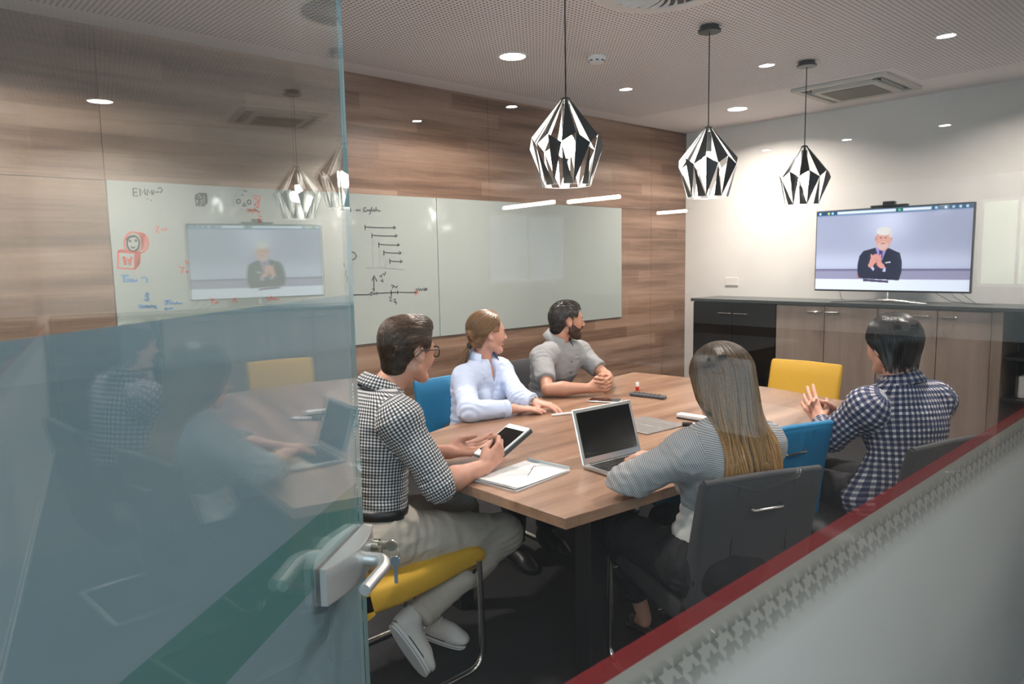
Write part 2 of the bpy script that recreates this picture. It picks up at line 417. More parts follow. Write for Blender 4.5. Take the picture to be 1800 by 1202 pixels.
# ------------------------------------------------------------------ room shell
b = MB(); b.box(ROOM_X0, ROOM_X1, ROOM_Y0, ROOM_Y1, -0.05, 0); struct(b.build('floor', 'carpet'), 'dark speckled carpet under the meeting table', 'floor')
b = MB(); b.box(OFF_X0, OFF_X1, OFF_Y0, ROOM_Y0, -0.05, 0); struct(b.build('floor', 'off_floor'), 'grey carpet of the open office outside the glass', 'floor')
b = MB(); b.box(ROOM_X0, ROOM_X1, ROOM_Y0, ROOM_Y1, CEIL, CEIL + 0.08); struct(b.build('ceiling', 'ceiling'), 'perforated white acoustic ceiling over the meeting table', 'ceiling')
b = MB(); b.box(OFF_X0, OFF_X1, OFF_Y0, ROOM_Y0, CEIL, CEIL + 0.08); struct(b.build('ceiling', 'off_ceiling'), 'plain ceiling of the open office outside the glass', 'ceiling')
b = MB(); b.box(ROOM_X1, ROOM_X1 + 0.15, ROOM_Y0, ROOM_Y1 + 0.2, 0, CEIL); struct(b.build('wall_back', 'white_wall'), 'off-white wall behind the television and sideboard', 'wall')
b = MB(); b.box(ROOM_X0 - 0.15, ROOM_X0, ROOM_Y0, ROOM_Y1 + 0.2, 0, CEIL); struct(b.build('wall_near', 'white_wall'), 'off-white end wall opposite the television', 'wall')
# walnut wall: backing plus laminate sheets with open joints
b = MB(); b.box(ROOM_X0, ROOM_X1, ROOM_Y1 + 0.015, ROOM_Y1 + 0.2, 0, CEIL)
wl = struct(b.build('wall_left', 'gap'), 'walnut laminate panelled wall carrying the glass whiteboard', 'wall')
xs = [ROOM_X0, 1.073, 3.79, 5.9, ROOM_X1]; g = 0.0018
for i in range(len(xs) - 1):
    for (z0, z1) in ((0.0, 1.958), (1.958, CEIL)):
        if i in (1, 2) and False: pass
        b = MB(); b.box(xs[i] + g, xs[i + 1] - g, ROOM_Y1, ROOM_Y1 + 0.014, z0 + g, z1 - (g if z1 < CEIL else 0)); b.build('wall_panel', 'wall_wood', wl)
# office walls with windows
def wall_with_holes(name, axis, pos, a0, a1, z1, holes, mat, label, th=0.15):
    b = MB(); hs = sorted(holes)
    def seg(u0, u1, w0, w1):
        if u1 - u0 < 1e-4 or w1 - w0 < 1e-4: return
        if axis == 'x': b.box(pos, pos + th, u0, u1, w0, w1)
        else: b.box(u0, u1, pos, pos + th, w0, w1)
    cur = a0
    for (h0, h1, w0, w1) in hs:
        seg(cur, h0, 0, z1); seg(h0, h1, 0, w0); seg(h0, h1, w1, z1); cur = h1
    seg(cur, a1, 0, z1)
    return struct(b.build(name, mat), label, 'wall')
far_holes = [(9.6, 11.9, 1.0, 2.45)]
end_holes = [(-2.6, -1.5, 0.9, 2.35), (-1.3, -0.1, 0.9, 2.35)]
wall_with_holes('wall_right', 'y', OFF_Y0 - 0.15, OFF_X0, OFF_X1, CEIL, far_holes, 'off_wall', 'far wall of the open office behind the viewpoint')
wall_with_holes('wall_far', 'x', OFF_X1, OFF_Y0, ROOM_Y0, CEIL, end_holes, 'off_wall', 'end wall of the open office beyond the meeting room')
b = MB(); b.box(OFF_X0 - 0.15, OFF_X0, OFF_Y0, ROOM_Y0, 0, 0.3); b.box(OFF_X0 - 0.15, OFF_X0, OFF_Y0, ROOM_Y0, 2.5, CEIL)
b.box(OFF_X0 - 0.15, OFF_X0, OFF_Y0, -4.6, 0.3, 2.5); b.box(OFF_X0 - 0.15, OFF_X0, 0.0, ROOM_Y0, 0.3, 2.5)
struct(b.build('wall_end', 'off_wall'), 'window wall of the open office left of the viewpoint', 'wall')
b = MB(); b.box(ROOM_X1 + 0.15, OFF_X1, ROOM_Y0, ROOM_Y0 + 0.15, 0, CEIL); b.box(OFF_X0, ROOM_X0 - 0.15, ROOM_Y0, ROOM_Y0 + 0.15, 0, CEIL)
struct(b.build('wall_corridor', 'off_wall'), 'solid corridor wall either side of the meeting room', 'wall')
wi = 0
def office_window(axis, pos, a0, a1, z0, z1, pane, label):
    global wi; wi += 1
    b = MB()
    def bx(u0, u1, w0, w1, d0=0.02, d1=0.08):
        if axis == 'x': b.box(pos + d0, pos + d1, u0, u1, w0, w1)
        else: b.box(u0, u1, pos + d0, pos + d1, w0, w1)
    f = 0.05
    bx(a0, a1, z0, z0 + f); bx(a0, a1, z1 - f, z1); bx(a0, a0 + f, z0 + f, z1 - f); bx(a1 - f, a1, z0 + f, z1 - f)
    mid = (a0 + a1) / 2; bx(mid - 0.025, mid + 0.025, z0 + f, z1 - f)
    o = struct(b.build('window_%d' % wi, 'white_plastic'), label, 'window')
    b = MB(); bx(a0 + 0.01, a1 - 0.01, z0 + 0.01, z1 - 0.01, 0.045, 0.055); b.build('pane', pane, o)
for i, (a0, a1, z0, z1) in enumerate(far_holes):
    office_window('y', OFF_Y0 - 0.15, a0, a1, z0, z1, 'soft_pane', 'wide daylit window in the far office wall')
for i, (a0, a1, z0, z1) in enumerate(end_holes):
    office_window('x', OFF_X1, a0, a1, z0, z1, 'green_pane', ['garden-side', 'corridor-side'][i] + ' daylit window in the office end wall')
office_window('x', OFF_X0 - 0.1, -4.6, 0.0, 0.3, 2.5, 'sky_pane', 'tall daylit window left of the viewpoint')

# ------------------------------------------------------------------ glass partition and door
def glass_box(name, x0, x1, y0, y1, z0, z1, parent=None, T=None, mat='glass'):
    V = [(x, y, z) for x in (x0, x1) for y in (y0, y1) for z in (z0, z1)]
    F = [(0, 1, 3, 2), (4, 6, 7, 5), (0, 4, 5, 1), (2, 3, 7, 6), (0, 2, 6, 4), (1, 5, 7, 3)]
    if T is not None: V = [tuple(T @ Vector(v)) for v in V]
    return raw(name, V, F, [mat, 'edge'], parent, fm=[1, 1, 0, 0, 1, 1])
pt = glass_box('wall_glass', ROOM_X0, ROOM_X1, ROOM_Y0, ROOM_Y0 + 0.010, 0.03, CEIL)
struct(pt, 'clear glass partition between office and meeting room', 'wall')
y = ROOM_Y0 + 0.0115
raw('frosted_film', [(ROOM_X0, y, 0.03), (ROOM_X1, y, 0.03), (ROOM_X1, y, 1.006), (ROOM_X0, y, 1.006)], [(0, 1, 2, 3)], 'houndstooth', pt)['label'] = 'frosted film fading up through a houndstooth print'
raw('red_stripe', [(ROOM_X0, y, 1.006), (ROOM_X1, y, 1.006), (ROOM_X1, y, 1.036), (ROOM_X0, y, 1.036)], [(0, 1, 2, 3)], 'red_film', pt)['label'] = 'dark red stripe'
b = MB(); b.box(ROOM_X0, ROOM_X1, ROOM_Y0 - 0.01, ROOM_Y0 + 0.02, 0, 0.03); b.build('floor_channel', 'satin', pt)

DA = math.radians(38.5); DD = 0.59
dvec = np.array([math.cos(DA), math.sin(DA), 0]); nvec = np.array([-math.sin(DA), math.cos(DA), 0])
H0 = nvec * DD + dvec * 0.45; DW = 1.527 - 0.45; LS = 0.11   # LS: shift of the lock parts along the leaf
# local door frame: X along the leaf from the hinge, -Y faces the viewpoint
DT = Matrix(((dvec[0], nvec[0], 0, H0[0]), (dvec[1], nvec[1], 0, H0[1]), (0, 0, 1, 0), (0, 0, 0, 1)))
dr = glass_box('door_1', 0, DW, 0, 0.010, 0.012, 2.68, T=DT, mat='door_glass'); struct(dr, 'open frosted glass door leaf with satin metal handle', 'door')
def quad(name, x0, x1, yy, z0, z1, mat, parent):
    return raw(name, [tuple(DT @ Vector(v)) for v in ((x0, yy, z0), (x1, yy, z0), (x1, yy, z1), (x0, yy, z1))], [(0, 1, 2, 3)], mat, parent)
quad('frosted_film', 0.0, DW - 0.002, 0.0112, 0.012, 0.862, 'door_film', dr)
quad('frosted_film', 0.0, DW - 0.002, 0.0112, 1.0, 1.429, 'door_film', dr)
quad('teal_film_band', 0.0, DW - 0.002, 0.0112, 0.862, 1.0, 'teal_film', dr)['label'] = 'darker teal band in the frosted film'
# pivots at the hinge side
b = MB()
for z in (0.012, 2.62): b.box(0.0, 0.16, -0.010, 0.021, z, z + 0.06, 0.003)
b.build('pivot_hinge', 'satin', dr, T=DT)
# lens shaped lock case seen from above, extruded in height
prof = []
for k in range(15):
    t = k / 14; prof.append((LS + 0.722 + t * 0.245, -0.006 - 0.034 * math.sin(PI * (0.06 + 0.80 * t)) ** 0.9))
pl = [(LS + 0.722, 0.0)] + prof + [(LS + 0.967, 0.0)]
def plate(side):
    b = MB(); P = [(x, (yy if side < 0 else 0.010 - yy)) for x, yy in pl]
    n = len(P); V = []
    for zz, ins in ((0.824, 0.0015), (0.8265, 0.0), (0.8975, 0.0), (0.900, 0.0015)):
        for i, (x, yy) in enumerate(P): V.append((x, yy * (1 - ins * 20) if 0 < i < n - 1 else yy, zz))
    F = [tuple(range(n)), tuple(range(3 * n, 4 * n))] + [(k * n + i, k * n + (i + 1) % n, (k + 1) * n + (i + 1) % n, (k + 1) * n + i) for k in range(3) for i in range(n)]
    b.add(V, F); return b
plate(-1).build('lock_case', 'satin', dr, T=DT); plate(1).build('lock_case', 'satin', dr, T=DT)
def lever(side):
    b = MB(); sg = -1 if side < 0 else 1; off = 0 if side < 0 else 0.010
    f = lambda x, yy, z: (x + LS, off + sg * yy, z)
    pts = bend([f(0.868, 0.030, 0.862), f(0.868, 0.078, 0.862), f(0.838, 0.094, 0.861), f(0.735, 0.086, 0.856)], 0.03, 8)
    m = len(pts); b.tube(pts, [0.0145 - 0.002 * i / (m - 1) for i in range(m)], 14)
    b.lathe([(0.017, 0), (0.017, 0.012)], 24, T=Matrix.Translation(Vector(f(0.868, 0.026, 0.862))) @ Matrix.Rotation(PI / 2 * (1 if side < 0 else -1), 4, 'X'))
    return b
lever(-1).build('door_handle', 'satin', dr, smooth=True, T=DT); lever(1).build('door_handle', 'satin', dr, smooth=True, T=DT)
b = MB(); b.tube([(1.040, -0.018, 0.868), (1.040, -0.050, 0.868)], 0.013, 16); b.box(1.034, 1.046, -0.055, -0.018, 0.846, 0.868, 0.003)
b.build('lock_cylinder', 'key_metal', dr, smooth=True, T=DT)
# key ring hanging from the cylinder: a thing of its own
kr = empty('key_ring', tuple((DT @ Vector((1.040, -0.072, 0.80)))))
tag(kr, 'small bunch of nickel keys hanging from the glass door lock', 'keys')
def kmb(fn, name, mat):
    b = MB(); fn(b); o = b.build(name, mat, kr, smooth=True)
    Ti = DT.copy(); Ti.translation = (0, 0, 0)
    o.data.transform(Ti); return o
def k1(b):
    b.box(-0.0015, 0.0015, -0.004, 0.024, 0.058, 0.078, 0.001); b.lathe([(0.002, -0.002), (0.013, -0.002), (0.013, 0.002), (0.002, 0.002)], 20, T=Matrix.Translation((0, -0.006, 0.068)) @ Matrix.Rotation(PI / 2, 4, 'Y'))
kmb(k1, 'inserted_key', 'key_metal')
kmb(lambda b: b.tube([(0.012 * math.cos(a) * 0.2, -0.012 + 0.013 * math.cos(a), 0.052 + 0.013 * math.sin(a)) for a in np.linspace(0, 2 * PI, 20, endpoint=False)], 0.0013, 8, closed=True), 'ring', 'key_metal')
def k2(b):
    b.lathe([(0.001, -0.0015), (0.011, -0.0015), (0.011, 0.0015), (0.001, 0.0015)], 20, T=Matrix.Translation((0.0, -0.014, 0.032)) @ Matrix.Rotation(PI / 2, 4, 'Y'))
    b.box(-0.0012, 0.0012, -0.018, -0.010, -0.020, 0.026)
kmb(k2, 'hanging_key', 'keyblue')

# ------------------------------------------------------------------ whiteboard with marker drawings
BX0, BX1, BZ0, BZ1 = 1.075, 5.425, 0.934, 1.958; BY = ROOM_Y1 - 0.012
wb = empty('glass_whiteboard', ((BX0 + BX1) / 2, ROOM_Y1, BZ0)); tag(wb, 'long pale green glass whiteboard with marker sketches on walnut wall', 'whiteboard')
off = np.array([(BX0 + BX1) / 2, ROOM_Y1, BZ0])
for (a, c) in ((BX0, 3.258), (3.262, BX1)):
    b = MB(); b.box(a, c, BY, ROOM_Y1 - 0.002, BZ0, BZ1, 0.0015); b.V = [tuple(np.array(v) - off) for v in b.V]; b.build('board_pane', 'board', wb)
def stroke(pts, mat='ink_k', wd=0.006, curve=False, nm='marker_stroke'):
    """polyline of board points (x, z) drawn as a flat ribbon on the glass"""
    P = [np.array(p, float) for p in pts]
    if curve and len(P) > 2:
        Q = [];
        for i in range(len(P) - 1):
            p0 = P[max(i - 1, 0)]; p1 = P[i]; p2 = P[i + 1]; p3 = P[min(i + 2, len(P) - 1)]
            for k in range(5):
                t = k / 5; Q.append(0.5 * ((2 * p1) + (-p0 + p2) * t + (2 * p0 - 5 * p1 + 4 * p2 - p3) * t * t + (-p0 + 3 * p1 - 3 * p2 + p3) * t ** 3))
        Q.append(P[-1]); P = Q
    V = []; F = []
    for i, q in enumerate(P):
        d = P[min(i + 1, len(P) - 1)] - P[max(i - 1, 0)]; d /= (np.linalg.norm(d) + 1e-9); nrm = np.array([-d[1], d[0]]) * wd / 2
        V += [(*(q + nrm),), (*(q - nrm),)]
        if i: k = 2 * i; F.append((k - 2, k - 1, k + 1, k))
    return V, F, mat
sketches = {}
def sk(group, pts, mat='ink_k', wd=0.006, curve=False, src='L'):
    """sketch read off in crop pixels, laid on the board plane"""
    out = []
    for x, yv in pts:
        if src == 'L': px, py = 180 + x / 4.622, 310 + yv / 4.622
        else: px, py = 580 + x / 3.3333, 330 + yv / 3.3333
        r = ray(px, py); t = (BY - CAM[1]) / r[1]; P = CAM + r * t; out.append((P[0], P[2]))
    V, F, m = stroke(out, mat, wd, curve)
    g = sketches.setdefault((group, m), ([], []))
    n = len(g[0]); g[0].extend(V); g[1].extend([tuple(i + n for i in f) for f in F])
def circ(cx, cy, rx, ry, a0=0, a1=360, n=20): return [(cx + rx * math.cos(math.radians(a0 + (a1 - a0) * i / n)), cy + ry * math.sin(math.radians(a0 + (a1 - a0) * i / n))) for i in range(n + 1)]
# EMMA? with smile
G = 'written_name'
for s_ in ([(285, 100), (248, 98), (252, 160), (290, 158)], [(250, 130), (282, 128)], [(308, 158), (304, 98), (325, 135), (342, 98), (348, 150)], [(362, 155), (368, 105), (385, 135), (398, 108), (402, 150)], [(412, 150), (418, 110)], [(430, 130), (460, 126)], [(450, 100), (470, 92), (488, 112), (468, 135)]): sk(G, s_, 'ink_k', 0.008)
sk(G, [(362, 180), (372, 186)]); sk(G, [(390, 192), (400, 198)]); sk(G, [(338, 230), (355, 275), (400, 302), (450, 306), (478, 278)], 'ink_g', 0.007, True)
G = 'cube_sketch'
for s_ in ([(755, 160), (815, 158), (820, 240), (762, 238), (755, 160)], [(755, 160), (780, 138), (845, 140), (815, 158)], [(845, 140), (848, 215), (820, 240)], [(760, 170), (815, 232)], [(810, 168), (768, 232)], [(790, 145), (835, 150)], [(835, 150), (835, 222)], [(782, 165), (788, 235)]): sk(G, s_, 'ink_k', 0.008)
G = 'round_face_sketch'
sk(G, circ(1145, 212, 88, 98, 20, 370), 'ink_g', 0.007, True); sk(G, circ(1105, 203, 15, 17), 'ink_k', 0.007); sk(G, circ(1192, 208, 14, 17), 'ink_k', 0.007)
sk(G, [(1140, 240), (1155, 212), (1168, 240), (1140, 240)], 'ink_k', 0.008); sk(G, [(1100, 240), (1130, 268), (1175, 278), (1200, 262)], 'ink_g', 0.007, True); sk(G, [(1130, 148), (1145, 153)]); sk(G, [(1140, 112), (1165, 120), (1180, 122)])
for s_ in ([(1225, 158), (1282, 165), (1262, 260)], [(1230, 175), (1270, 200), (1235, 230), (1262, 255)], [(1170, 270), (1280, 285)], [(1180, 290), (1240, 262), (1275, 300)], [(1190, 262), (1215, 300), (1250, 268)], [(1262, 320), (1290, 325), (1266, 350), (1292, 370), (1264, 372)]): sk(G, s_, 'ink_r', 0.009)
G = 'boxed_face_sketch'
sk(G, circ(250, 545, 50, 62), 'ink_k', 0.009, True); sk(G, circ(225, 525, 6, 6, n=8), 'ink_k', 0.007); sk(G, circ(272, 522, 6, 6, n=8), 'ink_k', 0.007); sk(G, [(232, 568), (248, 582), (264, 572)], 'ink_k', 0.007, True)
sk(G, [(195, 520), (220, 492), (255, 488)], 'ink_k', 0.012, True)
sk(G, circ(252, 540, 74, 88, 130, 400), 'ink_r', 0.009, True); sk(G, circ(300, 540, 72, 82, -110, 80), 'ink_r', 0.008, True)
for k in range(11): sk(G, [(300 + 2 * k, 462 + 13 * k), (345 + min(k, 10 - k) * 4, 478 + 11 * k)], 'ink_r', 0.006)
for s_ in ([(128, 610), (265, 622), (262, 752), (126, 745), (128, 610)], [(128, 610), (150, 600), (305, 612), (265, 622)], [(305, 612), (300, 705), (262, 752)], [(168, 650), (182, 722), (202, 668), (220, 722), (238, 652)], [(180, 652), (190, 720)], [(212, 670), (226, 722)]): sk(G, s_, 'ink_r', 0.011)
for k in range(7): sk(G, [(268, 630 + 16 * k), (300, 622 + 13 * k)], 'ink_r', 0.012)
G = 'red_note'
for s_ in ([(432, 408), (458, 402), (436, 450), (462, 456)], [(476, 425), (488, 440), (498, 424), (508, 440), (520, 422), (528, 430)], [(672, 680), (688, 712), (696, 690)], [(622, 738), (662, 740), (640, 785)], [(678, 770), (688, 780), (698, 768)],
           [(872, 990), (905, 995), (885, 1030)], [(915, 1030), (930, 1015), (940, 1032)], [(1058, 1020), (1072, 985), (1092, 1022)], [(1338, 975), (1350, 1005), (1378, 985), (1362, 965)], [(1385, 1000), (1398, 985), (1412, 1002), (1436, 996)]): sk(G, s_, 'ink_r', 0.009)
G = 'blue_note'
for s_ in ([(152, 808), (215, 805)], [(178, 812), (172, 850), (190, 858)], [(195, 830), (205, 858), (222, 835), (212, 830)], [(225, 855), (240, 832), (258, 840), (236, 856), (262, 856)], [(265, 852), (285, 840)], [(315, 828), (345, 818), (365, 838), (355, 865)],
           [(382, 955), (350, 958), (345, 975), (378, 985), (376, 1002), (342, 1002)], [(362, 940), (366, 1012)], [(290, 1055), (325, 1045), (330, 1062), (360, 1045), (392, 1060), (398, 1040), (420, 1066), (448, 1070)], [(300, 1065), (440, 1052)],
           [(502, 1012), (560, 1008)], [(528, 1012), (520, 1038), (505, 1036)], [(545, 1022), (558, 1038), (572, 1020), (588, 1038), (602, 1020), (622, 1036), (650, 1028)], [(505, 1080), (575, 1070)], [(505, 1080), (520, 1066)]): sk(G, s_, 'ink_b', 0.010)
# timeline arrows and notes on the middle of the board
G = 'arrow_diagram'
for (x0, x1, yv) in ((205, 385, 234), (245, 395, 282), (285, 408, 335), (315, 418, 382), (350, 424, 432)):
    sk(G, [(x0, yv - 16), (x0 + 1, yv + 14)], 'ink_k', 0.007, src='R'); sk(G, [(x0, yv - 4), ((x0 + x1) / 2, yv), (x1, yv)], 'ink_k', 0.006, True, src='R')
    sk(G, [(x1 - 14, yv - 11), (x1, yv), (x1 - 14, yv + 9)], 'ink_k', 0.006, src='R')
sk(G, [(215, 468), (330, 468), (440, 480), (442, 495)], 'ink_g', 0.006, src='R')
for x in (250, 290, 325): sk(G, [(x, 300 + (x - 250)), (x + 2, 468)], 'ink_g', 0.004, src='R')
sk(G, [(135, 627), (225, 626), (250, 612)], 'ink_k', 0.007, src='R'); sk(G, [(235, 632), (258, 620), (240, 610)], 'ink_k', 0.007, src='R'); sk(G, [(262, 612), (264, 628)], 'ink_k', 0.007, src='R'); sk(G, [(272, 610), (274, 628)], 'ink_k', 0.007, src='R')
sk(G, [(272, 618), (395, 612), (510, 614)], 'ink_k', 0.006, src='R'); sk(G, [(258, 600), (256, 520)], 'ink_k', 0.007, src='R'); sk(G, [(245, 545), (258, 512), (275, 550)], 'ink_k', 0.007, src='R')
sk(G, [(248, 590), (260, 600), (252, 608)], 'ink_k', 0.007, src='R'); sk(G, [(358, 598), (360, 636)], 'ink_k', 0.007, src='R'); sk(G, [(396, 600), (397, 624)], 'ink_k', 0.007, src='R')
for s_ in ([(360, 570), (375, 575), (365, 588)], [(378, 575), (388, 586), (396, 574)], [(345, 640), (360, 642), (348, 660), (365, 664)], [(372, 655), (385, 652), (378, 668)], [(374, 668), (392, 672), (384, 684)], [(290, 520), (305, 508), (300, 528)], [(310, 500), (318, 515), (326, 492)], [(298, 545), (310, 535), (304, 552), (314, 548)],
           [(503, 590), (512, 604), (520, 585)], [(522, 604), (530, 590), (535, 604)], [(540, 602), (545, 588), (552, 604), (556, 586)], [(560, 604), (566, 586)], [(556, 596), (568, 596)]): sk(G, s_, 'ink_k', 0.008, src='R')
sk(G, [(498, 606), (522, 616), (500, 626), (498, 606)], 'ink_r', 0.007, src='R')
G = 'written_word'   # "... in English"
for s_ in ([(152, 128), (156, 136)], [(158, 136), (162, 126), (168, 136), (174, 126), (178, 136)], [(212, 116), (198, 118), (196, 128), (206, 128), (196, 130), (196, 140), (212, 138)], [(214, 139), (218, 128), (224, 138)], [(236, 128), (228, 130), (230, 138), (238, 134), (238, 148), (228, 156)], [(244, 112), (242, 138)], [(250, 128), (250, 138)], [(264, 126), (256, 130), (264, 136), (256, 140)], [(270, 112), (270, 138), (278, 128), (284, 138), (296, 134)], [(118, 118), (122, 135), (116, 142)], [(10, 130), (20, 124)], [(60, 132), (72, 124), (82, 132)]): sk(G, s_, 'ink_k', 0.007, src='R')
G = 'stacked_boxes_sketch'
for s_ in ([(48, 380), (46, 416), (112, 418), (114, 378), (48, 380)], [(70, 398), (92, 396)], [(118, 376), (142, 378), (156, 400), (142, 420), (118, 422)], [(58, 440), (62, 466), (136, 470), (136, 436), (58, 440)], [(80, 440), (86, 470)], [(102, 420), (98, 470)], [(70, 485), (84, 500), (72, 520), (88, 528), (72, 548)], [(95, 480), (90, 520), (104, 516), (98, 548)], [(115, 480), (112, 545)], [(118, 480), (138, 490), (134, 512), (118, 514)], [(120, 530), (148, 540), (140, 556), (120, 556)], [(76, 550), (112, 552)]): sk(G, s_, 'ink_g' if random.random() < 0.5 else 'ink_k', 0.007, src='R')
for (gname, mname), (V, F) in sketches.items():
    V3 = [(x - off[0], BY - 0.0012 - off[1], z - off[2]) for x, z in V]
    o = raw(gname, V3, F, mname, wb)
    o['label'] = {'ink_k': 'black', 'ink_r': 'red', 'ink_b': 'blue', 'ink_g': 'faint grey'}[mname] + ' marker drawing'

# ------------------------------------------------------------------ table
tb = empty('meeting_table', (2.65, 2.05, 0)); tag(tb, 'large walnut laminate meeting table with black steel legs', 'table')
TP = [(1.495, 1.400), (2.0, 1.345), (2.5, 1.325), (3.0, 1.345), (3.4, 1.39), (3.74, 1.462), (3.86, 2.0), (3.86, 2.5), (3.80, 2.925), (3.4, 2.89), (3.0, 2.82), (2.5, 2.725), (2.0, 2.605), (1.86, 2.56), (1.49, 2.44)]
b = MB(); TPl = [(x - 2.65, y_ - 2.05) for x, y_ in TP]
n = len(TPl); V = [(x, y_, z) for z, s_ in ((0.704, 0.998), (0.706, 1), (0.738, 1), (0.740, 0.9985)) for x, y_ in [(x * s_, y_ * s_) for x, y_ in TPl]]
F = [tuple(range(n - 1, -1, -1)), tuple(range(3 * n, 4 * n))] + [(k * n + i, k * n + (i + 1) % n, (k + 1) * n + (i + 1) % n, (k + 1) * n + i) for k in range(3) for i in range(n)]
b.add(V, F); b.build('tabletop', 'table_wood', tb)
for (x, y_) in ((1.86, 1.63), (1.86, 2.36), (3.45, 1.66), (3.45, 2.62)):
    b = MB(); b.box(x - 2.65 - 0.036, x - 2.65 + 0.036, y_ - 2.05 - 0.036, y_ - 2.05 + 0.036, 0, 0.704, 0.004); b.build('leg', 'black', tb)
b = MB()
for x in (1.86, 3.45): b.box(x - 2.65 - 0.03, x - 2.65 + 0.03, 1.63 - 2.05, 2.40 - 2.05 + (0.2 if x > 3 else 0), 0.66, 0.703)
b.box(1.86 - 2.65, 3.45 - 2.65, -0.03, 0.03, 0.66, 0.703); b.build('underframe', 'black', tb)

# ------------------------------------------------------------------ chairs
def make_chair(fab, name, label, loc, rz, group=None):
    r = empty(name, loc, rz); tag(r, label, 'chair', group)
    # local: faces +Y
    hw = 0.215
    def slab(path, th, w0, w1, nb=3):
        """upholstered pad: path = list of (y, z, thickness) along the side, extruded across"""
        V = []; F = []; m = len(path); xs_ = [-1, -0.97, -0.9, -0.45, 0, 0.45, 0.9, 0.97, 1]; k = len(xs_)
        for s_ in (1, -1):
            for i, (yy, zz, tt) in enumerate(path):
                a = path[max(i - 1, 0)]; c = path[min(i + 1, m - 1)]; dy, dz = c[0] - a[0], c[1] - a[1]; L = math.hypot(dy, dz); ny, nz = -dz / L, dy / L
                for x in xs_:
                    e = 1.0 if abs(x) < 0.92 else (0.80 if abs(x) < 0.98 else 0.55)
                    crown = 0.006 * (1 - x * x) if s_ > 0 else 0
                    V.append((x * hw, yy + ny * s_ * (tt / 2 * e + crown), zz + nz * s_ * (tt / 2 * e + crown)))
        f = lambda s_, i, j: s_ * m * k + i * k + j
        for i in range(m - 1):
            for j in range(k - 1):
                F.append((f(0, i, j), f(0, i, j + 1), f(0, i + 1, j + 1), f(0, i + 1, j))); F.append((f(1, i, j), f(1, i + 1, j), f(1, i + 1, j + 1), f(1, i, j + 1)))
            F.append((f(0, i, 0), f(0, i + 1, 0), f(1, i + 1, 0), f(1, i, 0))); F.append((f(0, i, k - 1), f(1, i, k - 1), f(1, i + 1, k - 1), f(0, i + 1, k - 1)))
        for j in range(k - 1):
            F.append((f(0, 0, j), f(1, 0, j), f(1, 0, j + 1), f(0, 0, j + 1))); F.append((f(0, m - 1, j), f(0, m - 1, j + 1), f(1, m - 1, j + 1), f(1, m - 1, j)))
        return V, F
    seat = [(-0.262, 0.408, 0.100), (-0.10, 0.405, 0.100), (0.05, 0.415, 0.092), (0.18, 0.427, 0.080), (0.235, 0.430, 0.070), (0.258, 0.424, 0.038)]
    V, F = slab(seat, 0, 0, 0); raw('seat', V, F, fab, r, smooth=True).data.set_sharp_from_angle(angle=0.9)
    back = [(-0.225, 0.36, 0.05), (-0.245, 0.42, 0.075), (-0.258, 0.50, 0.075), (-0.272, 0.59, 0.062), (-0.290, 0.68, 0.052), (-0.312, 0.775, 0.046), (-0.325, 0.832, 0.040), (-0.330, 0.848, 0.024)]
    V, F = slab(back, 0, 0, 0); raw('backrest', V, F, fab, r, smooth=True).data.set_sharp_from_angle(angle=0.9)
    # rolled top lip
    b = MB(); b.tube([(-hw * 0.97, -0.330, 0.842), (0, -0.333, 0.847), (hw * 0.97, -0.330, 0.842)], 0.014, 12); b.build('top_lip', fab, r, smooth=True)
    b = MB()
    for x in (-0.10, 0.10):
        b.tube([(x, -0.2915 - 0.0265 - 0.0 + 0.006, 0.60 + 0.0), (x, -0.320, 0.69), (x, -0.339, 0.78), (x, -0.349, 0.83)], 0.0016, 6)
        b.tube([(x, -0.286, 0.43), (x, -0.298, 0.50), (x, -0.305, 0.60)], 0.0016, 6)
    b.build('seam', 'seam', r)
    b = MB(); b.tube(bend([(-0.055, -0.326, 0.765), (-0.055, -0.358, 0.755), (0.055, -0.358, 0.755), (0.055, -0.326, 0.765)], 0.01, 4), 0.0042, 8); b.build('pull_handle', 'chrome', r, smooth=True)
    for s_ in (-1, 1):
        b = MB(); x = s_ * 0.222
        b.tube(bend([(x, 0.222, 0.42), (x, 0.232, 0.012), (x, -0.26, 0.012)], 0.075, 8), 0.0115, 12); b.build('leg', 'chrome', r, smooth=True)
    b = MB(); b.tube([(-0.222, -0.255, 0.012), (0.222, -0.255, 0.012)], 0.0105, 12); b.build('floor_bar', 'chrome', r, smooth=True)
    b = MB(); b.tube([(-0.222, 0.20, 0.385), (0.222, 0.20, 0.385)], 0.010, 10); b.tube([(-0.222, -0.10, 0.365), (0.222, -0.10, 0.365)], 0.010, 10)
    b.build('seat_rail', 'chrome', r, smooth=True)
    return r
CG = 'cantilever chairs round the meeting table'
make_chair('yellow', 'cantilever_chair', 'yellow cantilever chair under the man in the gingham shirt', (1.375, 2.15, 0), -PI / 2, CG)
make_chair('grey', 'cantilever_chair', 'dark grey cantilever chair under the long-haired woman with laptop', (2.085, 1.33, 0), math.radians(-23), CG)
make_chair('grey', 'cantilever_chair', 'dark grey cantilever chair under the person in navy plaid', (2.84, 1.07, 0), math.radians(-16.6), CG)
make_chair('blue', 'cantilever_chair', 'empty blue cantilever chair between the two people seated nearest the glass', (2.675, 1.56, 0), math.radians(-16.8), CG)
make_chair('yellow', 'cantilever_chair', 'empty yellow cantilever chair at the television end of the table', (3.88, 1.95, 0), PI / 2, CG)
make_chair('blue', 'cantilever_chair', 'blue cantilever chair under the woman in pale blue shirt', (2.40, 2.84, 0), PI - 0.08, CG)
make_chair('grey', 'cantilever_chair', 'dark grey cantilever chair under the bearded man in grey shirt', (3.16, 3.00, 0), PI, CG)

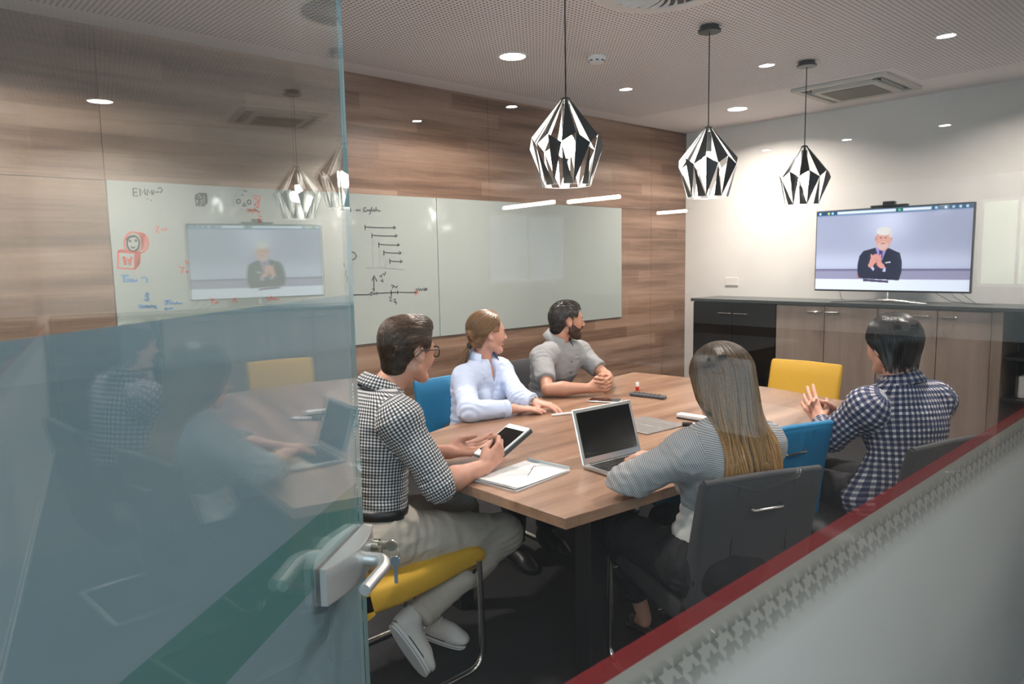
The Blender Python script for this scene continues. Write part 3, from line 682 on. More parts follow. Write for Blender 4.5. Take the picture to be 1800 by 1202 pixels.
# ------------------------------------------------------------------ sideboard against the television wall
sb = empty('sideboard', (6.26, 2.2, 0)); tag(sb, 'long grey-brown sideboard with bar handles under the television', 'sideboard')
so = np.array([6.26, 2.2, 0]); CX = 6.03
def sbx(name, mat, *bx, **kw):
    b = MB(); b.box(*bx, kw.get('bev', 0.0)); b.V = [tuple(np.array(v) - so) for v in b.V]; return b.build(name, mat, kw.get('parent', sb))
sbx('worktop', 'top_dark', CX - 0.02, ROOM_X1 - 0.002, 0.56, 3.945, 1.066, 1.094, bev=0.003)
sbx('carcass', 'cab_wood', CX + 0.02, ROOM_X1 - 0.004, 1.372, 3.075, 0.06, 1.066)
sbx('black_carcass', 'gloss_black', CX + 0.02, ROOM_X1 - 0.004, 3.083, 3.93, 0.06, 1.066)
sbx('plinth', 'black', CX + 0.06, ROOM_X1 - 0.004, 0.60, 3.92, 0.0, 0.06)
sbx('side_panel', 'cab_wood', CX, CX + 0.02, 1.372, 1.440, 0.06, 1.060)
def bar_handle(yc, z, wd, parent):
    b = MB(); pts = bend([(CX, yc - wd / 2, z), (CX - 0.028, yc - wd / 2, z), (CX - 0.028, yc + wd / 2, z), (CX, yc + wd / 2, z)], 0.012, 4)
    b.tube(pts, 0.0055, 10); b.V = [tuple(np.array(v) - so) for v in b.V]; b.build('handle', 'chrome', parent, smooth=True)
for (a, c, hy) in ((2.652, 3.075, 2.735), (2.230, 2.646, 2.580), (1.797, 2.218, 1.905), (1.444, 1.791, 1.715)):
    d = sbx('cabinet_door', 'cab_wood', CX, CX + 0.018, a, c, 0.075, 1.056, bev=0.0015); bar_handle(hy, 1.012, 0.11, d)
for (a, c, hy) in ((3.51, 3.926, 3.58), (3.087, 3.504, 3.42)):
    d = sbx('black_door', 'gloss_black', CX, CX + 0.018, a, c, 0.075, 1.056, bev=0.0015); d['label'] = 'glossy black door'; bar_handle(hy, 0.965, 0.13, d)
# open shelf bay at the right end
for z in (0.06, 0.42, 0.72): sbx('shelf', 'black', CX + 0.01, ROOM_X1 - 0.01, 0.58, 1.366, z, z + 0.02)
sbx('bay_back', 'black', ROOM_X1 - 0.02, ROOM_X1 - 0.004, 0.58, 1.366, 0.08, 1.066); sbx('bay_side', 'black', CX, ROOM_X1 - 0.004, 0.56, 0.58, 0.0, 1.066)
b = MB(); b.box(6.12, 6.40, 0.90, 1.25, 0.741, 0.80, 0.01); tag(b.build('media_box', 'gloss_black'), 'black media box on upper shelf of the open bay', 'box')
b = MB(); b.box(6.12, 6.42, 0.85, 1.28, 0.441, 0.60, 0.01); tag(b.build('storage_box', 'white_plastic'), 'white storage box on lower shelf of the open bay', 'box')

# ------------------------------------------------------------------ television
tv = empty('television', (6.2, 2.21, 1.094)); tag(tv, 'flat television on chrome stand showing grey-haired man in suit', 'television')
to = np.array([6.2, 2.21, 1.094]); TY0, TY1, TZ0, TZ1 = 1.617, 2.801, 1.183, 1.860
def tbx(name, mat, *bx, bev=0.0, parent=None):
    b = MB(); b.box(*bx, bev); b.V = [tuple(np.array(v) - to) for v in b.V]; return b.build(name, mat, parent or tv)
tbx('housing', 'black', 6.155, 6.19, TY0, TY1, TZ0, TZ1, bev=0.006); tbx('rear_cover', 'black', 6.19, 6.225, TY0 + 0.2, TY1 - 0.2, TZ0 + 0.06, TZ1 - 0.18, bev=0.01)
def tv_picture(NX=340, NZ=192):
    u, v = np.meshgrid(np.linspace(0, 1, NX), np.linspace(0, 1, NZ)); A = 1.78  # v down from the top
    x = u * A; y_ = v; img = np.zeros((NZ, NX, 3)); S = lambda c: np.array(c) / 255.0
    glow = np.exp(-(((x - 0.90) / 0.28) ** 2 + ((y_ - 0.13) / 0.30) ** 2)); bg = S((158, 162, 188))[None, None] * (1 - 0.0 * v[..., None])
    img[:] = bg; img += glow[..., None] * 0.16; g2 = np.exp(-((y_ - 0.66) / 0.13) ** 2) * 0.11; img += g2[..., None]
    def fill(mask, c):
        m = np.clip(mask, 0, 1)[..., None]; img[:] = img * (1 - m) + S(c) * m
    e = 1.2 / NZ
    sm = lambda d: np.clip(0.5 - d / e, 0, 1)
    box = lambda x0, x1, y0, y1: sm(np.maximum(np.maximum(x0 - x, x - x1), np.maximum(y0 - y_, y_ - y1)))
    ell = lambda cx, cy, rx, ry, a=0: sm((np.hypot(((x - cx) * math.cos(a) + (y_ - cy) * math.sin(a)) / rx, (-(x - cx) * math.sin(a) + (y_ - cy) * math.cos(a)) / ry) - 1) * min(rx, ry))
    def poly(pts):
        ins = np.zeros(x.shape, bool); n_ = len(pts)
        for i in range(n_):
            (x1, y1), (x2, y2) = pts[i], pts[(i + 1) % n_]
            c = ((y1 > y_) != (y2 > y_)) & (x < (x2 - x1) * (y_ - y1) / (y2 - y1 + 1e-9) + x1); ins ^= c
        return ins.astype(float)
    fill(box(0, A, 0.735, 0.765), (112, 108, 140)); fill(box(0, A, 0.765, 1), (146, 142, 172)); fill(box(0, A, 0.865, 1), (222, 228, 244))
    # crop coordinates of the picture: screen spans about 190..1700 in x, 170..930 in y
    P = lambda X, Y: ((X - 185) / 1500 * A, (Y - 190 + (X - 185) * 0.045) / 765)
    fill(poly([P(640, 820), P(632, 700), P(650, 610), P(690, 560), P(810, 525), P(870, 560), P(925, 520), P(1050, 568), P(1070, 640), P(1072, 740), P(1050, 822)]), (34, 38, 62))
    fill(poly([P(808, 520), P(862, 545), P(925, 515), P(880, 640), P(850, 640)]), (150, 140, 200)); fill(poly([P(845, 545), P(880, 545), P(880, 620), P(855, 620)]), (52, 54, 110))
    fill(poly([P(800, 525), P(830, 600), P(860, 690), P(800, 600)]), (26, 29, 50)); fill(poly([P(930, 520), P(905, 600), P(880, 690), P(960, 600)]), (26, 29, 50))
    fill(ell(*P(885, 450), 0.088, 0.135), (205, 152, 142)); fill(ell(*P(890, 370), 0.092, 0.050), (214, 208, 206)); fill(ell(*P(880, 505), 0.062, 0.048), (208, 172, 165))
    fill(ell(*P(812, 440), 0.012, 0.030), (190, 130, 120)); fill(ell(*P(962, 440), 0.012, 0.030), (200, 145, 135)); fill(ell(*P(955, 395), 0.022, 0.045), (200, 194, 194))
    fill(ell(*P(858, 432), 0.012, 0.007), (110, 70, 70)); fill(ell(*P(905, 430), 0.012, 0.007), (110, 70, 70)); fill(ell(*P(880, 455), 0.010, 0.018), (214, 150, 138)); fill(ell(*P(882, 484), 0.026, 0.008), (170, 96, 96))
    fill(poly([P(740, 690), P(760, 670), P(810, 725), P(795, 745)]), (190, 185, 225)); fill(poly([P(885, 745), P(905, 700), P(918, 710), P(915, 750)]), (190, 185, 225))
    for (a, c, d_, f_, an) in ((795, 640, 0.040, 0.075, 0.4), (840, 640, 0.036, 0.080, -0.35), (775, 610, 0.013, 0.035, -0.2), (860, 610, 0.013, 0.035, 0.2), (870, 690, 0.050, 0.032, 0.6), (770, 690, 0.035, 0.032, -0.6)): fill(ell(*P(a, c), d_, f_, an), (212, 146, 138))
    fill(poly([P(820, 630), P(828, 630), P(835, 700), P(828, 700)]), (170, 105, 100)); fill(poly([P(915, 660), P(960, 650), P(960, 660), P(915, 668)]), (225, 225, 235))
    fill(poly([P(695, 825), P(948, 828), P(948, 850), P(695, 848)]), (74, 66, 96)); fill(poly([P(636, 800), P(650, 790), P(655, 820), P(640, 820)]), (170, 90, 80))
    # browser bar
    fill(box(0, A, 0.0, 0.052), (38, 74, 110)); fill(box(0.26, 0.96, 0.010, 0.044), (214, 226, 240)); fill(box(1.04, 1.35, 0.010, 0.044), (214, 226, 240))
    for cx, c in ((0.04, (190, 220, 240)), (0.15, (200, 210, 90)), (0.20, (170, 210, 240)), (1.00, (90, 200, 110)), (1.40, (170, 210, 240)), (1.50, (200, 225, 240)), (1.58, (160, 200, 230)), (1.65, (190, 220, 240)), (1.72, (190, 220, 240))): fill(ell(cx, 0.027, 0.016, 0.016), c)
    fill(box(0, A, 0.052, 0.066), (128, 146, 184))
    Vt = np.stack([np.full(u.size, 6.1525), (TY1 - 0.010 - u * (TY1 - TY0 - 0.020)).ravel(), (TZ1 - 0.010 - v * (TZ1 - TZ0 - 0.024)).ravel()], 1) - to
    idx = np.arange(NX * NZ).reshape(NZ, NX); Fq = np.stack([idx[:-1, :-1].ravel(), idx[1:, :-1].ravel(), idx[1:, 1:].ravel(), idx[:-1, 1:].ravel()], 1)
    t = NT('television picture'); a = t.n('ShaderNodeAttribute'); a.attribute_name = 'picture'; em = t.n('ShaderNodeEmission'); t.l(a.outputs['Color'], em.inputs[0]); em.inputs[1].default_value = 0.95
    gl = t.n('ShaderNodeBsdfGlossy'); gl.inputs['Roughness'].default_value = 0.1; gl.inputs[0].default_value = (0.04, 0.04, 0.04, 1); ad = t.n('ShaderNodeAddShader'); t.l(em.outputs[0], ad.inputs[0]); t.l(gl.outputs[0], ad.inputs[1])
    mt = t.fin(ad.outputs[0])
    o = raw('screen', Vt, Fq, mt, tv); ca = o.data.attributes.new('picture', 'FLOAT_COLOR', 'POINT')
    lin = np.clip(img, 0, 1) ** 2.2; rgba = np.concatenate([lin.reshape(-1, 3), np.ones((lin.size // 3, 1))], 1); ca.data.foreach_set('color', rgba.astype(np.float32).ravel())
tv_picture()
b = MB(); b.tube(bend([(6.18, 2.21, 1.19), (6.18, 2.21, 1.135), (6.16, 2.21, 1.112)], 0.02), 0.013, 12)
for (p0, p1) in (((6.15, 2.25, 1.118), (6.08, 2.62, 1.101)), ((6.15, 2.17, 1.118), (6.06, 1.88, 1.101)), ((6.15, 2.25, 1.118), (6.32, 2.45, 1.101)), ((6.15, 2.17, 1.118), (6.32, 1.98, 1.101))): b.tube([p0, p1], [0.012, 0.0068], 10)
b.tube([(6.15, 2.27, 1.118), (6.15, 2.15, 1.118)], 0.013, 12)
b.V = [tuple(np.array(v) - to) for v in b.V]; b.build('stand', 'chrome', tv, smooth=True)
wc = empty('webcam', (6.175, 2.22, TZ1)); tag(wc, 'black webcam sitting on top edge of the television', 'webcam')
b = MB(); b.box(-0.03, 0.025, -0.045, 0.045, 0.001, 0.045, 0.006); b.build('camera_head', 'gloss_black', wc); b = MB(); b.box(-0.02, 0.02, -0.14, 0.14, 0.001, 0.018, 0.004); b.build('mounting_bar', 'black', wc)
b = MB()
for (y0, y1, dz) in ((1.78, 1.66, 0.03), (1.72, 1.60, 0.05), (2.62, 2.56, 0.0), (1.9, 1.50, 0.0)):
    b.tube([(6.24, y0, 1.19), (6.24, (y0 * 2 + y1) / 3, 1.115 + dz), (6.26, (y0 + 2 * y1) / 3, 1.10 + dz * 0.5), (6.28, y1, 1.098)], 0.0022, 6)
tag(b.build('television_cables', 'rubber', smooth=True), 'thin black cables dangling behind the television onto the sideboard', 'cables')

# ------------------------------------------------------------------ ceiling things
def pendant(x, y_, rot, label):
    r = empty('pendant_lamp', (x, y_, CEIL), rot); tag(r, label, 'lamp', 'black faceted pendant lamps over the table')
    b = MB(); b.lathe([(0.050, -0.001), (0.050, -0.022), (0.062, -0.024), (0.062, -0.034), (0.004, -0.036)], 28); b.build('ceiling_rose', 'black', r, smooth=True)
    b = MB(); b.tube([(0, 0, -0.03), (0, 0, -0.56)], 0.0032, 8); b.build('cord', 'rubber', r)
    zt, zh, zm, zb = -0.545, -0.715, -0.755, -0.925; N = 8; Rt, Rh, Rm, Rb = 0.020, 0.160, 0.168, 0.112
    P = lambda R, a, z, o_=0.0: ((R - o_) * math.cos(a), (R - o_) * math.sin(a), z)
    V = []; F = []; fm = []
    def tri(*pts):
        for o_, mi in ((0.0, 0), (0.0018, 1)):
            k = len(V)
            for (R, a, z) in pts: V.append(P(R, a, z, o_))
            F.append((k, k + 1, k + 2) if mi == 0 else (k + 2, k + 1, k)); fm.append(mi)
    st = 2 * PI / N
    for k in range(N):
        a = k * st; h = a + st / 2; nx = a + st
        tri((Rt, a, zt), (Rm, a, zm), (Rh, h, zh)); tri((Rt, a, zt), (Rh, h, zh), (Rt, h, zt))
        tri((Rh, h, zh), (Rm, nx, zm), (Rb, h, zb)); tri((Rm, a, zm), (Rb, a, zb), (Rb, h, zb))
    t_black, t_in = 'shade_black', 'shade_silver'
    raw('lamp_shade', V, F, [t_black, t_in], r, fm=fm)
    b = MB(); b.lathe([(0.003, 0.012), (0.021, 0.004), (0.022, -0.004), (0.003, -0.003)], 16, c=(0, 0, zt)); b.build('shade_cap', 'black', r)
    # thin silver rims
    b = MB(); b.tube([P(Rb, k * st / 2, zb) for k in range(16)], 0.0016, 6, closed=True)
    for k in range(N):
        a = k * st; b.tube([P(Rt, a, zt, .001), P(Rm, a, zm, .001)], 0.0010, 5); b.tube([P(Rt, a + st / 2, zt, .001), P(Rh, a + st / 2, zh, .001), P(Rb, a + st / 2, zb, .001)], 0.0009, 5)
    b.build('shade_rim', 'shade_silver', r)
    b = MB(); b.lathe([(0.004, 0.0), (0.019, -0.004), (0.019, -0.105), (0.015, -0.11)], 16, c=(0, 0, zt - 0.02)); b.build('lamp_socket', 'black', r, smooth=True)
    b = MB(); b.lathe([(0.002, -0.126), (0.013, -0.128), (0.017, -0.145), (0.032, -0.168), (0.0435, -0.195), (0.045, -0.212), (0.041, -0.232), (0.028, -0.249), (0.012, -0.2565), (0.002, -0.257)], 20, c=(0, 0, zt)); b.build('bulb', 'bulb', r, smooth=True)
t = NT('black lamp sheet'); M['shade_black'] = t.fin(t.pbr((0.014, 0.016, 0.018), 0.28))
t = NT('silver lamp lining'); M['shade_silver'] = t.fin(t.pbr((0.80, 0.80, 0.78), 0.28, 0.55))
pendant(2.44, 2.26, math.radians(-144), 'nearest black faceted pendant lamp over the table')
pendant(3.607, 2.265, math.radians(-129), 'middle black faceted pendant lamp over the table')
pendant(4.752, 2.255, math.radians(-119.6), 'farthest black faceted pendant lamp, left of the television')

def downlight(x, y_, label, e=26):
    r = empty('ceiling_light', (x, y_, CEIL)); tag(r, label, 'light', 'round recessed ceiling lights')
    b = MB(); b.lathe([(0.092, 0.0), (0.092, -0.004), (0.080, -0.005), (0.079, 0.0)], 36); b.build('trim_ring', 'white_plastic', r, smooth=True)
    b = MB(); b.lathe([(0.001, -0.0035), (0.079, -0.0030), (0.079, -0.001)], 36); b.build('diffuser', 'disc', r)
    lamp('downlight_beam', 'AREA', (0, 0, -0.008), e, WARM, 0.15, parent=r, spread=math.radians(150))
downlight(3.17, 3.38, 'round ceiling light left of the nearest pendant lamp')
downlight(5.77, 3.34, 'round ceiling light between middle and farthest pendant lamps')
downlight(5.70, 1.04, 'round ceiling light near the television wall, seen reflected in the door')
downlight(3.17, 1.04, 'round ceiling light over the glass side of the table')
downlight(0.55, 3.38, 'round ceiling light at the door end of the walnut wall')
downlight(0.75, 2.1, 'round ceiling light above the door end of the room', 14)
sd = empty('smoke_detector', (3.59, 3.06, CEIL)); tag(sd, 'small white smoke detector on ceiling beside the nearest pendant cord', 'smoke detector')
b = MB(); b.lathe([(0.058, 0), (0.060, -0.012), (0.050, -0.020), (0.048, -0.032), (0.034, -0.040), (0.002, -0.042)], 28); b.build('housing', 'white_plastic', sd, smooth=True)
b = MB()
for k in range(8):
    a = k * PI / 4; b.box(-0.010, 0.010, 0.046, 0.0505, -0.031, -0.024, T=Matrix.Rotation(a, 4, 'Z'))
b.build('vent_slot', 'black', sd)
# round swirl diffuser
dd = empty('round_air_diffuser', (2.956, 2.12, CEIL)); tag(dd, 'round white swirl air diffuser in the ceiling above the table', 'vent')
b = MB(); b.lathe([(0.235, 0), (0.235, -0.006), (0.305, -0.003), (0.315, 0.0)], 48)
b.build('flange', 'white_plastic', dd, smooth=True)
b = MB(); b.lathe([(0.001, 0.0012), (0.234, 0.0012), (0.234, -0.0005), (0.001, -0.0005)], 40); b.build('dark_throat', 'black', dd)
b = MB(); b.lathe([(0.001, -0.014), (0.035, -0.012), (0.04, -0.002)], 24); b.build('hub', 'white_plastic', dd, smooth=True)
NBL = 26; V = []; F = []
for k in range(NBL):
    a = 2 * PI * k / NBL; m0 = len(V)
    for i in range(7):
        t_ = i / 6; R = 0.036 + 0.2 * t_; an = a + 0.55 * t_; wdt = 0.07 + 0.09 * (1 - t_) * 0.3
        V.append((R * math.cos(an), R * math.sin(an), -0.013)); V.append((R * math.cos(an + wdt * 0.9), R * math.sin(an + wdt * 0.9), -0.001))
        V.append((R * math.cos(an) , R * math.sin(an), -0.0115)); V.append((R * math.cos(an + wdt * 0.9), R * math.sin(an + wdt * 0.9), 0.0005))
        if i:
            q = m0 + 4 * i; F += [(q - 4, q - 3, q + 1, q), (q - 2, q + 2, q + 3, q - 1)]
raw('blade', V, F, 'white_plastic', dd)['kind'] = 'stuff'
# cassette air conditioner
ac = empty('ceiling_air_conditioner', (5.80, 2.36, CEIL)); tag(ac, 'square cream cassette air conditioner in ceiling right of the farthest lamp', 'air conditioner')
b = MB(); o_, i_ = 0.35, 0.30
for (x0, x1, y0, y1) in ((-o_, o_, -o_, -i_), (-o_, o_, i_, o_), (-o_, -i_, -i_, i_), (i_, o_, -i_, i_)): b.box(x0, x1, y0, y1, -0.022, -0.001, 0.003)
b.build('frame', 'cream', ac); b = MB(); b.box(-0.30, 0.30, -0.30, 0.30, -0.006, -0.001); b.build('dark_slot', 'black', ac)
b = MB(); b.box(-0.245, 0.245, -0.245, 0.245, -0.036, -0.012, 0.012); b.build('panel', 'cream', ac); b = MB(); b.box(-0.19, 0.19, -0.19, 0.19, -0.040, -0.035, 0.002); b.build('grille', 'grille', ac)
for k in range(4):
    b = MB(); b.box(-0.22, 0.22, 0.262, 0.270, -0.026, -0.006, T=Matrix.Rotation(k * PI / 2, 4, 'Z')); b.build('louvre', 'cream', ac)
b = MB(); b.box(ROOM_X1 - 0.012, ROOM_X1 - 0.001, 3.72, 3.86, 1.20, 1.28, 0.003); tag(b.build('wall_socket_plate', 'white_wall'), 'blank white socket plate on wall left of the television', 'socket plate')

# ------------------------------------------------------------------ open office outside the glass (seen only as reflections)
for i, (x, y_) in enumerate(((4.85, -0.46), (4.63, -1.46), (4.43, -2.48), (4.17, -3.46), (3.91, -4.43), (8.3, -3.4), (8.3, -2.45), (8.2, -1.45))):
    r = empty('office_spotlight', (x, y_, CEIL)); tag(r, ['nearest', 'second', 'third', 'fourth', 'fifth'][i] + ' of five recessed office spotlights counted from the glass' if i < 5 else ['farthest', 'middle', 'nearest'][i - 5] + ' of three deep-office spotlights counted from the glass', 'light', 'office spotlights')
    b = MB(); b.lathe([(0.050, 0.0), (0.050, -0.004), (0.040, -0.004), (0.040, -0.001)], 24); b.build('trim_ring', 'white_plastic', r); b = MB(); b.lathe([(0.001, -0.003), (0.039, -0.003), (0.039, -0.0015)], 24); b.build('diffuser', 'spot', r)
for (x0, y0, x1, y1, lb) in ((8.7, -8.6, 8.45, -7.05, 'farthest'), (8.7, -7.05, 8.6, -5.85, 'middle'), (12.6, -8.1, 12.5, -7.3, 'deepest')):
    r = empty('linear_lamp', ((x0 + x1) / 2, (y0 + y1) / 2, 2.4)); tag(r, lb + ' linear lamp hung in the office behind the glass reflections', 'lamp', 'hanging linear office lamps')
    c = Vector(((x0 + x1) / 2, (y0 + y1) / 2, 0)); p0 = Vector((x0, y0, 0)) - c; p1 = Vector((x1, y1, 0)) - c; p0 *= 0.93; p1 *= 0.93
    b = MB(); b.tube([p0, p1], 0.03, 8); b.build('tube', 'led', r); b = MB(); b.tube([p0 * 0.8, p0 * 0.8 + Vector((0, 0, 0.35))], 0.003, 6); b.tube([p1 * 0.8, p1 * 0.8 + Vector((0, 0, 0.35))], 0.003, 6); b.build('hanging_wire', 'black', r)
    b = MB(); b.box(-0.035, 0.035, -0.5, 0.5, 0.03, 0.05); b.build('spine', 'black', r)
for i, (x, y_) in enumerate(((2.0, -0.95), (0.4, -1.1), (-1.2, -1.1))):  # unseen ceiling lights, added to brighten the frosted film on the partition
    r = empty('ceiling_panel_light', (x, y_, CEIL)); tag(r, ['square panel light over the corridor by the red-striped glass', 'square panel light over the corridor behind the viewpoint', 'square panel light at the window end of the corridor'][i], 'light', 'square corridor panel lights')
    b = MB(); b.box(-0.30, 0.30, -0.30, 0.30, -0.012, -0.001, 0.002); b.build('frame', 'white_plastic', r); b = MB(); b.box(-0.28, 0.28, -0.28, 0.28, -0.014, -0.0121); b.build('diffuser', 'led_panel', r)
    lamp('panel_beam', 'AREA', (0, 0, -0.02), 11, (1.0, 0.98, 0.95), 0.56, parent=r, size_y=0.56)
dk = empty('office_desk', (5.2, -2.45, 0)); tag(dk, 'grey office desk outside the glass with a monitor on it', 'desk')
b = MB(); b.box(-1.0, 1.0, -0.5, 0.5, 0.72, 0.745, 0.003); b.build('desk_top', plain('grey desk top', (0.25, 0.26, 0.27), 0.5), dk)
for sx in (-0.95, 0.95):
    b = MB(); b.box(sx - 0.03, sx + 0.03, -0.45, 0.45, 0, 0.72); b.build('desk_end', 'black', dk)
mo = empty('office_monitor', (5.05, -2.6, 0.745), 0.6); tag(mo, 'black office monitor on the desk outside the glass', 'monitor')
b = MB(); b.box(-0.28, 0.28, -0.012, 0.012, 0.10, 0.45, 0.004); b.build('housing', 'black', mo); b = MB(); b.box(-0.04, 0.04, -0.02, 0.02, 0.0, 0.12); b.box(-0.12, 0.12, -0.08, 0.08, 0, 0.012); b.build('stand', 'black', mo)
def office_chair(fab, x, y_, rz, lb): make_chair(fab, 'visitor_chair', lb, (x, y_, 0), rz, 'chairs in the open office')
M['pale_grey'] = fabric('pale grey upholstery', (0.40, 0.41, 0.42))
office_chair('pale_grey', 4.40, -1.39, -PI / 2 + 0.1, 'pale grey visitor chair in the office outside the glass')
# ------------------------------------------------------------------ people: signed distance bodies meshed with surface nets
def nz(v): v = np.asarray(v, float); return v / (np.linalg.norm(v) + 1e-12)
A3 = lambda *a: np.array(a, float)
class Cone:
    """round cone a-b with radii ra, rb; optional squash: axis vector and factor"""
    def __init__(s, a, b, ra, rb, k=0.02, sq=None, clip=None, sub=False):
        s.a = np.asarray(a, float); s.b = np.asarray(b, float); s.ra = ra; s.rb = rb; s.k = k; s.sq = sq; s.clip = clip; s.sub = sub; s.op = 0.0
    def off(s, d, k=None): c = Cone(s.a, s.b, s.ra + d, s.rb + d, s.k if k is None else k, s.sq, s.clip, s.sub); return c
    def d(s, P):
        a, b = s.a, s.b; sc = 1.0
        if s.sq is not None:
            ax, f = s.sq; M_ = np.eye(3) + np.outer(ax, ax) * (f - 1); P = P @ M_.T; a = M_ @ a; b = M_ @ b; sc = 1.0 / f if f > 1 else 1.0
        ab = b - a; L2 = ab @ ab; t = np.clip(((P - a) @ ab) / (L2 + 1e-12), 0, 1)
        q = P - a - t[:, None] * ab; r = np.sqrt((q * q).sum(1)) - (s.ra + (s.rb - s.ra) * t)
        r = r * (1.0 if sc == 1.0 else (sc * 0.5 + 0.5))
        if s.clip is not None:
            for p0, n0 in s.clip: r = np.maximum(r, (PX(P, s) - p0) @ n0)
        return r
def PX(P, s):
    if s.sq is None: return P
    ax, f = s.sq; return P @ (np.eye(3) + np.outer(ax, ax) * (1 / f - 1)).T
class Ell:
    def __init__(s, c, r, R=None, k=0.02, sub=False, clip=None):
        s.c = np.asarray(c, float); s.r = np.asarray(r, float); s.R = np.eye(3) if R is None else R; s.k = k; s.sub = sub; s.clip = clip
    def off(s, d, k=None): return Ell(s.c, s.r + d, s.R, s.k if k is None else k, s.sub, s.clip)
    def d(s, P):
        q = (P - s.c) @ s.R; k0 = np.sqrt(((q / s.r) ** 2).sum(1)); k1 = np.sqrt(((q / s.r ** 2) ** 2).sum(1)) + 1e-9
        r = k0 * (k0 - 1) / k1; r = np.where(k0 < 1e-3, -s.r.min(), r)
        if s.clip is not None:
            for p0, n0 in s.clip: r = np.maximum(r, (P - p0) @ n0)
        return r
def comb(d, e, p):
    k = p.k
    if p.sub:
        h = np.clip(0.5 - 0.5 * (d + e) / k, 0, 1); return d * (1 - h) + (-e) * h + k * h * (1 - h)
    h = np.clip(0.5 + 0.5 * (d - e) / k, 0, 1); return d * (1 - h) + e * h - k * h * (1 - h)
def sdf(prims, P):
    d = np.full(len(P), 1.0)
    for p in prims: d = comb(d, p.d(P), p)
    return d
def surf(prims, lo, hi, h, B=10, extra=None):
    lo = np.asarray(lo, float); hi = np.asarray(hi, float); nb = np.ceil((hi - lo) / (h * B)).astype(int)
    N = nb * B + 1
    G = np.full(N, 1.0, np.float32)
    gi = np.stack(np.meshgrid(*[np.arange(k) for k in nb], indexing='ij'), -1).reshape(-1, 3)
    cen = lo + (gi + 0.5) * B * h; hd = B * h * 0.5 * math.sqrt(3) * 1.15
    ds = [p.d(cen) for p in prims]
    dc = np.full(len(cen), 1.0); 
    for p, e in zip(prims, ds): dc = comb(dc, e, p)
    kmax = max(p.k for p in prims); keep = np.abs(dc) < hd + kmax
    for i in np.where((~keep) & (dc < 0))[0]:
        a = gi[i] * B; G[a[0]:a[0] + B + 1, a[1]:a[1] + B + 1, a[2]:a[2] + B + 1] = -1.0
    K = np.where(keep)[0]
    loc = np.stack(np.meshgrid(*[np.arange(B + 1)] * 3, indexing='ij'), -1).reshape(-1, 3)
    for c0 in range(0, len(K), 400):
        Kc = K[c0:c0 + 400]; P = (lo + (gi[Kc][:, None, :] * B + loc[None]) * h); D = np.full(P.shape[:2], 1.0)
        for p, e in zip(prims, ds):
            ec = e[Kc]
            near = (ec < np.maximum(dc[Kc], 0) + 2 * hd + p.k * 2) if not p.sub else (ec < hd + p.k * 2)
            idx = np.where(near)[0]
            if len(idx) == 0: continue
            pts = P[idx].reshape(-1, 3); v = p.d(pts).reshape(len(idx), -1); D[idx] = comb(D[idx], v, p)
        if extra is not None: D = extra(P.reshape(-1, 3), D.reshape(-1)).reshape(D.shape)
        for j, i in enumerate(Kc):
            a = gi[i] * B; G[a[0]:a[0] + B + 1, a[1]:a[1] + B + 1, a[2]:a[2] + B + 1] = D[j].reshape(B + 1, B + 1, B + 1)
    S = G < 0; n = N - 1
    c = np.zeros(tuple(n), np.uint8)
    for dx in (0, 1):
        for dy in (0, 1):
            for dz in (0, 1): c += S[dx:dx + n[0], dy:dy + n[1], dz:dz + n[2]]
    act = np.argwhere((c > 0) & (c < 8))
    if len(act) == 0: return np.zeros((0, 3)), np.zeros((0, 4), int)
    acc = np.zeros((len(act), 3)); cnt = np.zeros(len(act))
    cor = [(x, y_, z) for x in (0, 1) for y_ in (0, 1) for z in (0, 1)]
    val = {q: G[act[:, 0] + q[0], act[:, 1] + q[1], act[:, 2] + q[2]] for q in cor}
    for q in cor:
        for ax in range(3):
            if q[ax] == 0:
                r_ = list(q); r_[ax] = 1; r_ = tuple(r_); a, b_ = val[q], val[r_]; m = (a < 0) != (b_ < 0)
                t = np.where(m, a / (a - b_ + 1e-12), 0); pt = np.tile(np.array(q, float), (len(act), 1)); pt[:, ax] += t
                acc += pt * m[:, None]; cnt += m
    V = lo + (act + acc / np.maximum(cnt, 1)[:, None]) * h
    idm = np.full(tuple(n), -1, np.int32); idm[act[:, 0], act[:, 1], act[:, 2]] = np.arange(len(act))
    Q = []
    for ax in range(3):
        o1, o2 = [(1, 2), (2, 0), (0, 1)][ax]
        sl0 = [slice(0, N[i]) for i in range(3)]; sl1 = list(sl0); sl0[ax] = slice(0, N[ax] - 1); sl1[ax] = slice(1, N[ax])
        A_, B_ = S[tuple(sl0)], S[tuple(sl1)]; E = np.argwhere(A_ != B_)
        ok = (E[:, o1] > 0) & (E[:, o1] < n[o1]) & (E[:, o2] > 0) & (E[:, o2] < n[o2]) & (E[:, ax] < n[ax]); E = E[ok]
        u = np.zeros(3, int); v = np.zeros(3, int); u[o1] = 1; v[o2] = 1
        g_ = lambda e: idm[e[:, 0], e[:, 1], e[:, 2]]
        q = np.stack([g_(E - u - v), g_(E - v), g_(E), g_(E - u)], 1); ins = S[E[:, 0], E[:, 1], E[:, 2]]
        q[~ins] = q[~ins][:, ::-1]; Q.append(q)
    Q = np.concatenate(Q); Q = Q[(Q >= 0).all(1)]
    return V, Q
def bounds(prims, pad=0.02):
    lo = np.full(3, 9.0); hi = np.full(3, -9.0)
    for p in prims:
        if p.sub: continue
        if isinstance(p, Cone):
            r = max(p.ra, p.rb) * (1.0 / min(1, p.sq[1]) if p.sq is not None else 1)
            for q in (p.a, p.b): lo = np.minimum(lo, q - r); hi = np.maximum(hi, q + r)
        else: r = p.r.max(); lo = np.minimum(lo, p.c - r); hi = np.maximum(hi, p.c + r)
    return lo - pad, hi + pad
